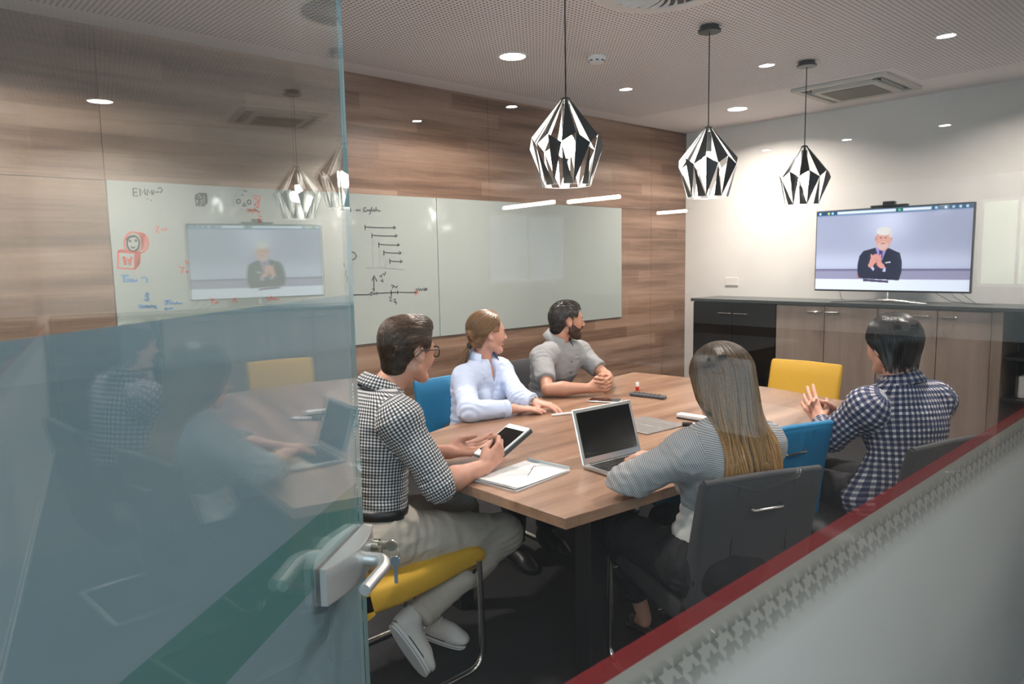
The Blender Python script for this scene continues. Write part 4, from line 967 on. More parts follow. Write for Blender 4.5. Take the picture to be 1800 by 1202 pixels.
def vnoise(P):
    i = np.floor(P).astype(np.int64); f = P - i; f = f * f * (3 - 2 * f); out = 0
    for dx in (0, 1):
        for dy in (0, 1):
            for dz in (0, 1):
                h_ = ((i[:, 0] + dx) * 73856093) ^ ((i[:, 1] + dy) * 19349663) ^ ((i[:, 2] + dz) * 83492791)
                h_ = (h_ ^ (h_ >> 13)) * 1274126177 & 0x7fffffff
                out = out + (h_ % 10007) / 10007.0 * (f[:, 0] if dx else 1 - f[:, 0]) * (f[:, 1] if dy else 1 - f[:, 1]) * (f[:, 2] if dz else 1 - f[:, 2])
    return out
def normals(prims, V, e=0.002):
    g_ = np.stack([sdf(prims, V + np.eye(3)[i] * e) - sdf(prims, V - np.eye(3)[i] * e) for i in range(3)], 1)
    return g_ / (np.linalg.norm(g_, axis=1)[:, None] + 1e-9)
def relax(V, Q, it=2, lam=0.5):
    for _ in range(it):
        s_ = np.zeros_like(V); c = np.zeros(len(V))
        for a, b_ in ((0, 1), (1, 2), (2, 3), (3, 0)):
            np.add.at(s_, Q[:, a], V[Q[:, b_]]); np.add.at(s_, Q[:, b_], V[Q[:, a]]); np.add.at(c, Q[:, a], 1); np.add.at(c, Q[:, b_], 1)
        m = s_ / np.maximum(c, 1)[:, None]; V = V + lam * (m - V)
    return V
def wrinkle(prims, V, bones, amp, seed=0, joints=()):
    N_ = normals(prims, V, 0.004); d = np.zeros(len(V))
    n1 = vnoise(V * A3(9, 9, 15) + seed + vnoise(V * 5 + seed)[:, None] * A3(1.2, 0.7, 1.6)); n2 = vnoise(V * A3(22, 22, 40) + seed * 2 + 5); warp = vnoise(V * 7 + 3 + seed)
    d += amp * (1 - 2 * np.abs(2 * n1 - 1)) * 0.8 + amp * 0.45 * (1 - 2 * np.abs(2 * n2 - 1))
    for (jp, ax, rad, period) in joints:
        q = V - jp; dist = np.linalg.norm(q, axis=1); al = q @ nz(ax)
        d += amp * 1.1 * np.exp(-(dist / rad) ** 2) * np.sin(2 * PI * al / period + 16 * warp) * (0.3 + n2)
    return V + N_ * d[:, None]
def bone_uv(V, Q, bones):
    """per-corner cloth coordinates in metres: round and along the nearest limb"""
    C = V[Q].mean(1); best = np.full(len(C), 9.0); bi = np.zeros(len(C), int)
    for i, (a, b_, ref, R) in enumerate(bones):
        ab = b_ - a; t = np.clip(((C - a) @ ab) / (ab @ ab), 0, 1); d = np.linalg.norm(C - a - t[:, None] * ab, axis=1) - R; m = d < best; best[m] = d[m]; bi[m] = i
    UV = np.zeros((len(Q), 4, 2))
    for i, (a, b_, ref, R) in enumerate(bones):
        m = bi == i
        if not m.any(): continue
        ax = nz(b_ - a); x = nz(np.asarray(ref) - ax * (np.asarray(ref) @ ax)); y_ = np.cross(ax, x); p = V[Q[m]] - a
        ang = np.arctan2(p @ y_, p @ x); ang0 = ang[:, :1]; ang = ang0 + (ang - ang0 + PI) % (2 * PI) - PI
        UV[m, :, 0] = ang * R; UV[m, :, 1] = p @ ax
    return UV.reshape(-1, 2)
def frame(fwd, up=(0, 0, 1)):
    f = nz(fwd); u = nz(np.asarray(up, float) - f * (np.asarray(up) @ f)); l = np.cross(u, f); return np.stack([f, l, u], 1)   # columns forward, left, up
def hand(W, d, n, s, curls=(0.5, 0.55, 0.6, 0.65), thumb=(0.5, 0.5), sc=1.0, spread=0.06):
    """W wrist, d to the fingertips, n palm normal, s towards the thumb"""
    d = nz(d); n = nz(n - d * (n @ d)); s = nz(s - d * (s @ d) - n * (s @ n)); P = []
    X = lambda a, b_, c: W + (d * a + s * b_ + n * c) * sc
    P.append(Cone(X(0, 0.006, 0), X(0.045, 0.012, 0.0), 0.019 * sc, 0.016 * sc, 0.012)); P.append(Cone(X(0, -0.008, 0), X(0.045, -0.014, 0.0), 0.018 * sc, 0.014 * sc, 0.012))
    kn = [(0.088, 0.030), (0.091, 0.010), (0.086, -0.010), (0.078, -0.028)]; ln = [(0.042, 0.025, 0.020), (0.046, 0.028, 0.021), (0.042, 0.026, 0.020), (0.033, 0.020, 0.018)]
    for i, (kx, ky) in enumerate(kn):
        K = X(kx, ky, -0.002); P.append(Cone(X(0.02, ky * 0.55, 0.001), K, 0.0125 * sc, 0.0105 * sc, 0.010))
        ang = 0.0; p = K; r = [0.0098, 0.0088, 0.0080, 0.0068]; sp = spread * (1.5 - i)
        for j in range(3):
            ang += curls[i] * (0.9, 1.1, 0.7)[j]; dr = d * math.cos(ang) + n * math.sin(ang); dr = nz(dr + s * sp * math.cos(ang)); q = p + dr * ln[i][j] * sc
            P.append(Cone(p, q, r[j] * sc, r[j + 1] * sc, 0.004)); p = q
    a, c = thumb
    T0 = X(0.015, 0.022, 0.006); d1 = nz(d * 0.75 + s * (0.75 - 0.5 * a) + n * (0.25 + 0.5 * c)); T1 = T0 + d1 * 0.042 * sc; d2 = nz(d * 0.9 + s * (0.35 - 0.6 * a) + n * (0.2 + 0.6 * c)); T2 = T1 + d2 * 0.032 * sc; T3 = T2 + nz(d2 + d * 0.2) * 0.025 * sc
    P += [Cone(T0, T1, 0.016 * sc, 0.0125 * sc, 0.012), Cone(T1, T2, 0.0115 * sc, 0.010 * sc, 0.005), Cone(T2, T3, 0.010 * sc, 0.0078 * sc, 0.004)]
    return P
def head_prims(c, R, sc=1.0, female=False, beard=False):
    X = lambda f, l, u: c + R @ (A3(f, l, u) * sc); r3 = lambda a, b_, d: A3(a, b_, d) * sc; P = []
    P.append(Ell(X(-0.014, 0, 0.033), r3(0.096, 0.075, 0.084), R, 0.01)); P.append(Ell(X(0.030, 0, -0.012), r3(0.060, 0.060, 0.078), R, 0.03))
    jw = 0.046 if female else 0.052
    for s_ in (-1, 1):
        P.append(Cone(X(-0.005, s_ * jw, -0.055), X(0.060, s_ * 0.014, -0.094), 0.017 * sc, 0.015 * sc, 0.025))
        P.append(Ell(X(0.050, s_ * 0.034, -0.026), r3(0.028, 0.022, 0.026), R, 0.02))
    P.append(Ell(X(0.070, 0, -0.095), r3(0.016, 0.020, 0.016), R, 0.018)); P.append(Cone(X(0.079, -0.028, 0.020), X(0.079, 0.028, 0.020), 0.011 * sc, 0.011 * sc, 0.014))
    P.append(Cone(X(0.086, 0, 0.008), X(0.107, 0, -0.026), 0.0075 * sc, 0.0095 * sc, 0.010))
    for s_ in (-1, 1): P.append(Ell(X(0.097, s_ * 0.011, -0.031), r3(0.010, 0.007, 0.007), R, 0.006))
    P.append(Ell(X(0.087, 0, -0.052), r3(0.009, 0.021, 0.0055), R, 0.006)); P.append(Ell(X(0.084, 0, -0.064), r3(0.010, 0.018, 0.0065), R, 0.006))
    P.append(Ell(X(0.095, 0, -0.0575), r3(0.009, 0.022, 0.0016), R, 0.003, sub=True))
    for s_ in (-1, 1):
        P.append(Ell(X(0.094, s_ * 0.031, 0.004), r3(0.014, 0.015, 0.010), R, 0.012, sub=True)); P.append(Ell(X(0.076, s_ * 0.031, 0.004), r3(0.0125, 0.0135, 0.0115), R, 0.003)); P.append(Ell(X(0.0905, s_ * 0.031, 0.003), r3(0.007, 0.011, 0.0036), R, 0.002, sub=True))
        e = X(-0.012, s_ * 0.077, -0.004); Re = R @ np.array(Matrix.Rotation(s_ * 0.45, 3, 'Z')) @ np.array(Matrix.Rotation(-0.2, 3, 'Y'))
        P.append(Ell(e, r3(0.019, 0.0075, 0.031), Re, 0.006)); P.append(Ell(e + R @ (A3(0.004, s_ * 0.008, 0.003) * sc), r3(0.010, 0.006, 0.018), Re, 0.004, sub=True))
        P.append(Ell(X(-0.004, s_ * 0.074, -0.030), r3(0.008, 0.005, 0.009), R, 0.004))
    return P
def strands(name, curves, rad, mat, parent, tcol=None):
    """each curve is an (n,3) array; builds thin three-sided tubes with a root-to-tip value"""
    V = []; F = []; At = []; n0 = 0
    for ci, c in enumerate(curves):
        m = len(c); t = np.gradient(c, axis=0); t /= np.linalg.norm(t, axis=1)[:, None] + 1e-9; ref = A3(0.31, 0.52, 0.79); a = np.cross(t, ref); a /= np.linalg.norm(a, axis=1)[:, None] + 1e-9; b_ = np.cross(t, a)
        rr = rad * (np.linspace(1.0, 0.35, m) ** 0.7)[:, None]
        ring = np.stack([c + (a * math.cos(q) + b_ * math.sin(q)) * rr for q in (0, 2.094, 4.189)], 1).reshape(-1, 3); V.append(ring)
        idx = n0 + np.arange(m * 3).reshape(m, 3)
        for k in range(3): F.append(np.stack([idx[:-1, k], idx[:-1, (k + 1) % 3], idx[1:, (k + 1) % 3], idx[1:, k]], 1))
        base = tcol(ci, m) if tcol else np.linspace(0, 1, m); At.append(np.repeat(base, 3)); n0 += m * 3
    return raw(name, np.concatenate(V), np.concatenate(F), mat, parent, smooth=True, attr=np.clip(np.concatenate(At), 0, 1))

def limb(a, b_, ra, rb, bulge=0.0, k=0.02):
    P = [Cone(a, b_, ra, rb, k)]
    if bulge: m = a + (b_ - a) * 0.3; P.append(Ell(m, A3(ra * 1.0 + bulge, ra * 1.0 + bulge, ra * 1.0 + bulge), None, 0.03))
    return P
def person(J, S, label, group=None):
    """J joints, S style"""
    up = A3(0, 0, 1); root = empty('person', (J['pel'][0], J['pel'][1], 0.0)); tag(root, label, 'person', group); ro = A3(J['pel'][0], J['pel'][1], 0)
    def put(name, V, Q, mat, parent, **kw): o = raw(name, np.asarray(V) - (ro if parent is root or parent is None else ro), Q, mat, parent, smooth=True, **kw); return o
    for k in list(J): J[k] = np.asarray(J[k], float)
    f = nz(J['fwd']); l = np.cross(up, f); T = np.stack([f, l, up], 1)
    g_ = S.get('g', 1.0); fem = S.get('female', False)
    sk = S['skin']
    shR, shL, neck, chest, pel = J['shR'], J['shL'], J['neck'], J['chest'], J['pel']
    la = nz(shL - shR); waist = pel + (chest - pel) * 0.42; sp = nz(chest - pel); bf = nz(np.cross(la, sp)); 
    sw = 0.92 if fem else 1.0
    # torso
    sqv = (bf, 1.45)
    torso = [Cone(waist, chest + sp * 0.02, 0.118 * sw * g_, 0.150 * sw * g_, 0.03, sq=sqv), Cone(pel, waist, 0.150 * g_, 0.122 * sw * g_, 0.04, sq=(bf, 1.35)),
             Cone(shR + la * 0.02, shL - la * 0.02, 0.052 * sw, 0.052 * sw, 0.05), Cone(neck - sp * 0.02, shR + (neck - shR) * 0.25, 0.040, 0.042, 0.05), Cone(neck - sp * 0.02, shL + (neck - shL) * 0.25, 0.040, 0.042, 0.05)]
    if fem: torso += [Ell(chest + bf * 0.085 + s_ * la * 0.065 - sp * 0.02, A3(0.045, 0.055, 0.055), None, 0.04) for s_ in (-1, 1)]
    else: torso += [Ell(chest + bf * 0.045 + s_ * la * 0.06 + sp * 0.03, A3(0.06, 0.07, 0.06), None, 0.05) for s_ in (-1, 1)]
    if S.get('belly'): torso.append(Ell(waist + bf * 0.06, A3(0.10, 0.10, 0.10) * S['belly'], None, 0.06))
    arms = {}
    for s_ in 'RL':
        sh, el, wr = J['sh' + s_], J['el' + s_], J['wr' + s_]
        arms[s_] = [Cone(sh, el, 0.047 * sw * g_, 0.037 * sw, 0.03), Ell(sh, A3(0.054, 0.054, 0.054) * sw * g_, None, 0.03)]
        arms['f' + s_] = [Cone(el, el + (wr - el) * 0.35, 0.037 * sw, 0.040 * sw, 0.02), Cone(el + (wr - el) * 0.35, wr, 0.040 * sw, 0.0255 * sw, 0.02)]
    legs = {}
    for s_ in 'RL':
        hp, kn, an = J['hip' + s_], J['kn' + s_], J['an' + s_]
        legs[s_] = [Cone(hp, kn, 0.068 * g_, 0.045, 0.02), Cone(kn, kn + (an - kn) * 0.35, 0.045, 0.045, 0.02), Cone(kn + (an - kn) * 0.35, an, 0.043, 0.031, 0.02)]
    feet = []
    for s_ in 'RL':
        an, to = J['an' + s_], J['toe' + s_]; heel = an + nz(A3(0, 0, -1)) * 0.0 + nz(an - to) * 0.03; fu_ = nz(J.get('fup' + s_, up) - nz(to - an) * (np.asarray(J.get('fup' + s_, up)) @ nz(to - an))); snd = S.get('shoes') == 'sandal'
        feet += [Cone(an - fu_ * (0.022 if snd else 0.026), an + (to - an) * (0.95 if snd else 0.6) - fu_ * (0.030 if snd else 0.034), 0.026, 0.018 if snd else 0.014, 0.02)]
    # one continuous body surface
    hd = J['head']; HR = frame(J['face'], J.get('hup', up)); hsc = S.get('hsc', 1.0)
    HP = head_prims(hd, HR, hsc, fem)
    nk = [Cone(hd + HR @ A3(-0.024, 0, -0.055) * hsc, neck + A3(0, 0, 0.0), 0.050 * sw, 0.056 * sw, 0.02)]
    hands = {s_: hand(J['wr' + s_], **S['hand' + s_]) for s_ in 'RL'}
    allp = torso + arms['R'] + arms['fR'] + arms['L'] + arms['fL'] + legs['R'] + legs['L'] + feet + nk + HP + hands['R'] + hands['L']
    lo, hi = bounds(allp)
    Vs = []; Qs = []; n0 = 0
    def piece(prims, lo_, hi_, h_, rl=1):
        nonlocal n0
        V, Q = surf(prims, lo_, hi_, h_)
        if len(V) == 0: return
        V = relax(V, Q, rl, 0.5); Vs.append(V); Qs.append(Q + n0); n0 += len(V)
    piece([p.off(-0.004) if not p.sub else p for p in torso + arms['R'] + arms['L'] + legs['R'] + legs['L'] + feet], lo, hi, 0.007)
    piece(HP + nk, *bounds(HP + nk), 0.0026)
    for s_ in 'RL': hp_ = arms['f' + s_] + hands[s_]; piece(hp_, *bounds(hp_), 0.0024)
    V = np.concatenate(Vs); Q = np.concatenate(Qs)
    # lips, stubble by region
    loc = (V - hd) @ HR / hsc; C = loc[Q].mean(1)
    fm = np.zeros(len(Q), int)
    lipm = (C[:, 0] > 0.080) & (np.abs(C[:, 1]) < 0.024) & (C[:, 2] < -0.048) & (C[:, 2] > -0.070) & (np.abs(C[:, 1]) < 0.026 - 0.6 * np.abs(C[:, 2] + 0.058)); fm[lipm] = 1
    body = put('body', V, Q, [sk, 'lip'], root, fm=fm)
    for s_ in (-1, 1):
        c = hd + HR @ (A3(0.0765, s_ * 0.031, 0.0035) * hsc)
        b = MB(); b.lathe([(0.0001, -0.0105), (0.006, -0.0085), (0.0098, -0.004), (0.0107, 0), (0.0098, 0.004), (0.006, 0.0085), (0.0001, 0.0105)], 16); V_ = np.array(b.V) @ A3(0, 0, 0).reshape(1, 3).T if False else np.array(b.V)
        R3 = HR @ np.array(Matrix.Rotation(PI / 2, 3, 'Y')); V_ = (R3 @ V_.T).T + c
        eo = raw('eye', V_ - ro, b.F, 'eye', root, smooth=True); 
        b = MB(); b.lathe([(0.0001, 0.0114), (0.004, 0.0108), (0.0055, 0.0093)], 14); V_ = (R3 @ np.array(b.V).T).T + c
        raw('iris', V_ - ro, b.F, 'iris', eo, smooth=True)
        # brow
        if S.get('brow', True):
            pts = [hd + HR @ (A3(0.0895 - 0.0 * abs(t), s_ * (0.014 + 0.034 * t), 0.0215 + 0.006 * math.sin(PI * t) - 0.004 * t) * hsc) - nz(HR[:, 0]) * 0.012 * t * t for t in np.linspace(0, 1, 7)]
            b = MB(); b.tube([p - ro for p in pts], [0.002, 0.003, 0.0032, 0.003, 0.0026, 0.002, 0.001], 8); b.build('eyebrow', S['hairmat'], root, smooth=True)
    # ---- shirt
    sh = S['shirt']; d0 = sh.get('off', 0.012)
    P = [p.off(d0 * (1.25 if i < 2 else 1.0)) for i, p in enumerate(torso)]
    if sh.get('tuck') is not None: 
        cz = sh['tuck']; P = [p for p in P]; 
    P += sh.get('extra', [])
    bones = [(pel, chest + sp * 0.12, -bf, 0.145)]
    joints = []
    for s_ in 'RL':
        a, e_, w_ = J['sh' + s_], J['el' + s_], J['wr' + s_]; ln = sh['sleeve']   # 0..1 upper arm, 1..2 forearm
        ref = -nz(bf)
        if ln <= 1:
            q = a + (e_ - a) * ln; c = [(q, nz(e_ - a))]; P.append(Cone(a, e_, (0.047 + 0.016) * g_, 0.050, 0.035, clip=c)); P.append(Ell(a, A3(1, 1, 1) * (0.054 * sw * g_ + d0), None, 0.03))
        else:
            P.append(Cone(a, e_, 0.047 * sw * g_ + d0, 0.037 * sw + d0 * 1.2, 0.035)); P.append(Ell(a, A3(1, 1, 1) * (0.054 * sw * g_ + d0 * 0.8), None, 0.03))
            q = e_ + (w_ - e_) * (ln - 1); c = [(q, nz(w_ - e_))]; P.append(Cone(e_, w_, 0.038 * sw + d0 * 1.2, 0.026 * sw + d0 * 1.1, 0.02, clip=c))
            joints.append((e_, e_ - a, 0.07, 0.022)); bones.append((e_, w_, ref, 0.047))
        bones.append((a, e_, ref, 0.056)); joints.append((a + (e_ - a) * 0.12, e_ - a, 0.06, 0.03))
        J['cuff' + s_] = (q, nz(w_ - e_) if ln > 1 else nz(e_ - a))
    # neck opening
    P.append(Cone(neck + sp * 0.015 - bf * 0.006, neck + sp * 0.2, 0.061 * sw, 0.066 * sw, 0.006, sub=True))
    if S.get('vneck'): P.append(Ell(neck + bf * 0.065 - sp * 0.035, A3(0.022, 0.022, 0.07), None, 0.01, sub=True))
    hem = sh.get('hem')  # plane point along the spine under which the shirt ends
    hp0 = pel + sp * (hem if hem is not None else -0.05)
    cutn = sh.get('hemn', -sp)
    def ex(Pt, D):
        q = Pt - hp0; side = np.abs((Pt - pel) @ la) < 0.30; return np.maximum(D, np.where((Pt - pel) @ sp < 0.25, q @ cutn, -1.0) * 1.0)
    tex = (lambda Pt, D: D)
    lo, hi = bounds(P); V, Q = surf(P, lo, hi, S.get('h', 0.0045), extra=ex)
    joints.append((waist, sp, 0.16, 0.045))
    V = relax(V, Q, 2, 0.5); V = wrinkle(P, V, bones, sh.get('amp', 0.0035), sh.get('seed', 1), joints)
    so_ = put('shirt', V, Q, sh['mat'], root, uv=bone_uv(V, Q, bones))
    # rolled cuffs
    for s_ in 'RL':
        q, ax = J['cuff' + s_]; r_ = sh.get('cuff', 0.0)
        if r_:
            t1 = nz(np.cross(ax, A3(0.3, 0.2, 0.9))); t2 = np.cross(ax, t1); V_ = []; F_ = []; nn = 28; pr = [(-0.034, r_ - 0.001), (-0.030, r_ + 0.003), (-0.002, r_ + 0.002), (0.002, r_ - 0.001), (0.000, r_ - 0.006), (-0.030, r_ - 0.006)]
            for (ao, rr) in pr:
                for k in range(nn): an = 2 * PI * k / nn; wv = 0.0012 * math.sin(3 * an + ao * 90) + 0.0008 * math.sin(7 * an); V_.append(q + ax * ao + (t1 * math.cos(an) + t2 * math.sin(an)) * (rr + wv))
            m = len(pr)
            for i in range(m):
                for k in range(nn): F_.append((i * nn + k, i * nn + (k + 1) % nn, ((i + 1) % m) * nn + (k + 1) % nn, ((i + 1) % m) * nn + k))
            V_ = np.array(V_); F_ = np.array(F_); put('cuff', V_, F_, sh['mat'], so_, uv=bone_uv(V_, F_, [(q - ax * 0.05, q, t1, r_)]))
    if sh.get('collar'):
        # stand and fall of a shirt collar round the neck
        ct = neck + sp * sh.get('cup', 0.056) + bf * sh.get('cfw', -0.004); cax = nz(sp + nz(hd + HR @ A3(-0.024, 0, -0.055) - neck) * 0.6); cf = nz(bf - cax * (bf @ cax)); cl = np.cross(cax, cf); ns = 44; V_ = []; F_ = []
        th0 = sh.get('copen', 0.42)
        for i in range(ns + 1):
            th = th0 + (2 * PI - 2 * th0) * i / ns; fr = 0.5 + 0.5 * math.cos(th)   # 1 at the front
            dr = cf * math.cos(th) + cl * math.sin(th); tip = max(0, fr - 0.55) / 0.45; R0 = 0.066 * sw + 0.006 * fr
            pr = [(R0 + 0.002, -0.052 - 0.010 * fr), (R0 - 0.003, 0.005 - 0.022 * fr), (R0 - 0.005, 0.024 - 0.028 * fr), (R0 - 0.001, 0.029 - 0.029 * fr), (R0 + 0.009, 0.020 - 0.030 * fr), (R0 + 0.030 + 0.016 * tip, -0.014 - 0.026 * fr - 0.030 * tip), (R0 + 0.027 + 0.016 * tip, -0.018 - 0.026 * fr - 0.030 * tip), (R0 + 0.006, 0.012 - 0.030 * fr), (R0 + 0.002, 0.020 - 0.029 * fr)]
            for rr, zz in pr: V_.append(ct + dr * rr + cax * zz)
        m = 9
        for i in range(ns):
            for k in range(m - 1): F_.append((i * m + k, i * m + k + 1, (i + 1) * m + k + 1, (i + 1) * m + k))
        V_ = np.array(V_); F_ = np.array(F_); put('collar', V_, F_, sh['mat'], so_, uv=bone_uv(V_, F_, [(ct - cax * 0.1, ct + cax * 0.1, -cf, 0.075)]))
    if sh.get('buttons'):
        for zz in (-0.07, -0.14, -0.21, -0.28):
            base = neck + sp * zz; ts = np.linspace(0.30, 0.0, 120); pts = base + bf * ts[:, None]; dd_ = sdf(P, pts); hit = np.where(dd_ < 0)[0]
            if len(hit):
                c = pts[hit[0]] + bf * 0.004; b = MB(); b.lathe([(0.0005, 0.002), (0.0045, 0.0018), (0.005, 0), (0.0005, -0.001)], 12)
                R3 = frame(sp, bf); V_ = (R3 @ np.array(b.V).T).T + c; raw('button', V_ - ro, b.F, sh['buttons'], so_, smooth=True)
    # ---- under-shirt
    if S.get('under'):
        P2 = [p.off(0.017) for p in torso[:2]]; lo, hi = bounds(P2); hp1 = pel + sp * (-0.06)
        V, Q = surf(P2, lo, hi, 0.005, extra=lambda Pt, D: np.maximum(np.maximum(D, (Pt - hp1) @ (-sp)), (Pt - (pel + sp * 0.22)) @ sp))
        V = wrinkle(P2, relax(V, Q, 2), bones, 0.004, 4, [(waist, sp, 0.2, 0.05)]); put('undershirt', V, Q, S['under'], root)
    # ---- trousers
    P3 = [torso[1].off(0.010)]; jt = []; P3.append(Ell(pel - sp * 0.02 - bf * 0.03, A3(0.13, 0.165, 0.11) if abs(bf[0]) > 0.7 else A3(0.15, 0.14, 0.11), None, 0.05))
    for s_ in 'RL':
        hp, kn, an = J['hip' + s_], J['kn' + s_], J['an' + s_]; te = S.get('trouser_end', 0.93); q = kn + (an - kn) * te
        P3 += [Cone(hp, kn, 0.092 * g_, 0.068, 0.05), Cone(kn, kn + (an - kn) * 0.4, 0.066, 0.064, 0.035), Cone(kn + (an - kn) * 0.3, an, 0.064, 0.050, 0.03, clip=[(q, nz(an - kn))])]
        jt.append((kn, an - hp, 0.10, 0.024)); jt.append((hp, kn - hp, 0.10, 0.035)); jt.append((q, an - kn, 0.06, 0.03))
    wz = pel + sp * S.get('waist', 0.10)
    V, Q = surf(P3, *bounds(P3), S.get('h', 0.0045) + 0.001, extra=lambda Pt, D: np.maximum(D, np.where((np.linalg.norm((Pt - pel), axis=1) < 0.40) & ((Pt - pel) @ bf < 0.13), (Pt - wz) @ sp, -1)))
    V = wrinkle(P3, relax(V, Q, 2), bones, S.get('tamp', 0.0045), 2, jt); tr_ = put('trousers', V, Q, S['trousers'], root)
    if S.get('belt'):
        V_ = []; F_ = []; nn = 60
        for k in range(nn):
            an = 2 * PI * k / nn; dr = bf * math.cos(an) + la * math.sin(an)
            for zz in (0.0, 0.034):
                c = wz + sp * (zz - 0.026); ts = np.linspace(0.25, 0.05, 90); pts = c + dr * ts[:, None]; dd_ = np.minimum(sdf(P3[:2], pts), sdf(P[:2], pts)); hit = np.where(dd_ < 0)[0]; r_ = ts[hit[0]] if len(hit) else 0.12
                V_ += [c + dr * (r_ + 0.002), c + dr * (r_ + 0.006)]
        for k in range(nn):
            a = k * 4; c = ((k + 1) % nn) * 4; F_ += [(a + 1, c + 1, c + 3, a + 3), (a, a + 2, c + 2, c), (a + 2, a + 3, c + 3, c + 2), (a, c, c + 1, a + 1)]
        put('belt', np.array(V_), np.array(F_), 'leather', root)
    # ---- shoes
    for s_ in 'RL':
        an, to = J['an' + s_], J['toe' + s_]; st = S.get('shoes', 'dark'); fd = nz(to - an); 
        fu = nz(J.get('fup' + s_, up) - fd * (np.asarray(J.get('fup' + s_, up)) @ fd)); side = np.cross(fu, fd)
        R3 = np.stack([fd, side, fu], 1); base = an; X = lambda a, b_, c: base + R3 @ A3(a, b_, c)
        L = np.linalg.norm(to - an)
        def solez(a): return -0.062
        if st == 'sandal':
            b = MB(); V_ = []
            pts = [(-0.05, -0.022), (-0.05, 0.022), (0.02, 0.03), (0.10, 0.040), (L + 0.01, 0.02), (L + 0.01, -0.02), (0.10, -0.040), (0.02, -0.03)]
            M4 = Matrix.Identity(4)
            for i in range(3):
                for j in range(3): M4[i][j] = R3[i, j]
                M4[i][3] = (base - ro)[i]
            b.prism(pts, -0.062, -0.050, T=M4); b.box(0.07, 0.10, -0.036, 0.036, -0.05, -0.012, 0.006, T=M4); b.build('sandal', 'leather', root); continue
        up_ = [Cone(X(-0.020, 0, 0.012), X(-0.022, 0, -0.030), 0.040, 0.034, 0.02), Cone(X(0.0, 0, -0.015), X(L * 0.55, 0, -0.030), 0.036, 0.030, 0.03), Cone(X(-0.02, 0, -0.034), X(L * 0.62, 0, -0.038), 0.034, 0.040, 0.02), Ell(X(L * 0.78, 0, -0.040), A3(0.050, 0.043, 0.026), R3, 0.02)]
        solep = X(0, 0, -0.056)
        V, Q = surf(up_, *bounds(up_), 0.0035, extra=lambda Pt, D: np.maximum(np.maximum(D, (Pt - solep) @ (-fu)), (Pt - X(0, 0, 0.028)) @ fu))
        shoe = put('shoe', relax(V, Q, 1), Q, 'canvas' if st == 'sneaker' else 'leather', root)
        outl = []; 
        for t in np.linspace(0, 1, 40, endpoint=False):
            an_ = 2 * PI * t; cx = L * 0.36; ax_ = L * 0.60 + 0.012; x = cx + ax_ * math.cos(an_); y_ = 0.043 * math.sin(an_) * (0.86 + 0.16 * math.cos(an_) ) * (1.0 if abs(math.cos(an_)) < 2 else 1); y_ = math.copysign(abs(math.sin(an_)) ** 0.75, math.sin(an_)) * 0.043 * (0.88 + 0.12 * math.cos(an_)); outl.append((x, y_))
        M4 = Matrix.Identity(4)
        for i in range(3):
            for j in range(3): M4[i][j] = R3[i, j]
            M4[i][3] = (base - ro)[i]
        b = MB(); b.prism(outl, -0.074, -0.046, T=M4); b.build('sole', 'white_rubber' if st == 'sneaker' else 'rubber', shoe)
        if st == 'sneaker':
            b = MB(); b.prism([(x * 1.015 - 0.001, y_ * 1.04) for x, y_ in outl], -0.0545, -0.0505, T=M4); b.prism([(x * 1.006 - 0.001, y_ * 1.025) for x, y_ in outl], -0.068, -0.0665, T=M4); b.build('sole_line', 'ink_k', shoe)
            for q in range(5):
                xx = L * (0.22 + 0.10 * q); b = MB(); zz = 0.026 - 0.0125 * q; b.tube([tuple(M4 @ Vector((xx, -0.022, zz - 0.010))), tuple(M4 @ Vector((xx + 0.006, 0, zz + 0.004))), tuple(M4 @ Vector((xx, 0.022, zz - 0.010)))], 0.0028, 6); b.build('lace', 'white_plastic', shoe, smooth=True)
    return root, ro, hd, HR, hsc, body, put, P

def hair_cap(put, root, hd, HR, sc, mat, thick, keep, h=0.003, amp=0.002, fr=(60, 60, 25), extra_prims=(), name='hair', seed=3):
    X = lambda f, l, u: hd + HR @ (A3(f, l, u) * sc)
    base = [Ell(X(-0.014, 0, 0.034), (A3(0.097, 0.076, 0.085) + thick) * sc, HR, 0.01), Cone(X(-0.050, 0, 0.0), X(-0.058, 0, -0.045), (0.058 + thick * 0.6) * sc, (0.046 + thick * 0.5) * sc, 0.03)] + list(extra_prims)
    def ex(Pt, D): return np.maximum(D, keep((Pt - hd) @ HR / sc))
    V, Q = surf(base, *bounds(base), h, extra=ex); V = relax(V, Q, 2)
    L = (V - hd) @ HR / sc; n = vnoise(L * A3(*fr) + seed); n2 = vnoise(L * A3(*fr) * 2.3 + seed + 9)
    N_ = normals(base, V, 0.003); V = V + N_ * (amp * (2 * n - 1) + amp * 0.5 * (2 * n2 - 1))[:, None]
    put(name, V, Q, mat, root, attr=np.clip((n - 0.5) * 1.2 + 0.35, 0, 1)); return base, V
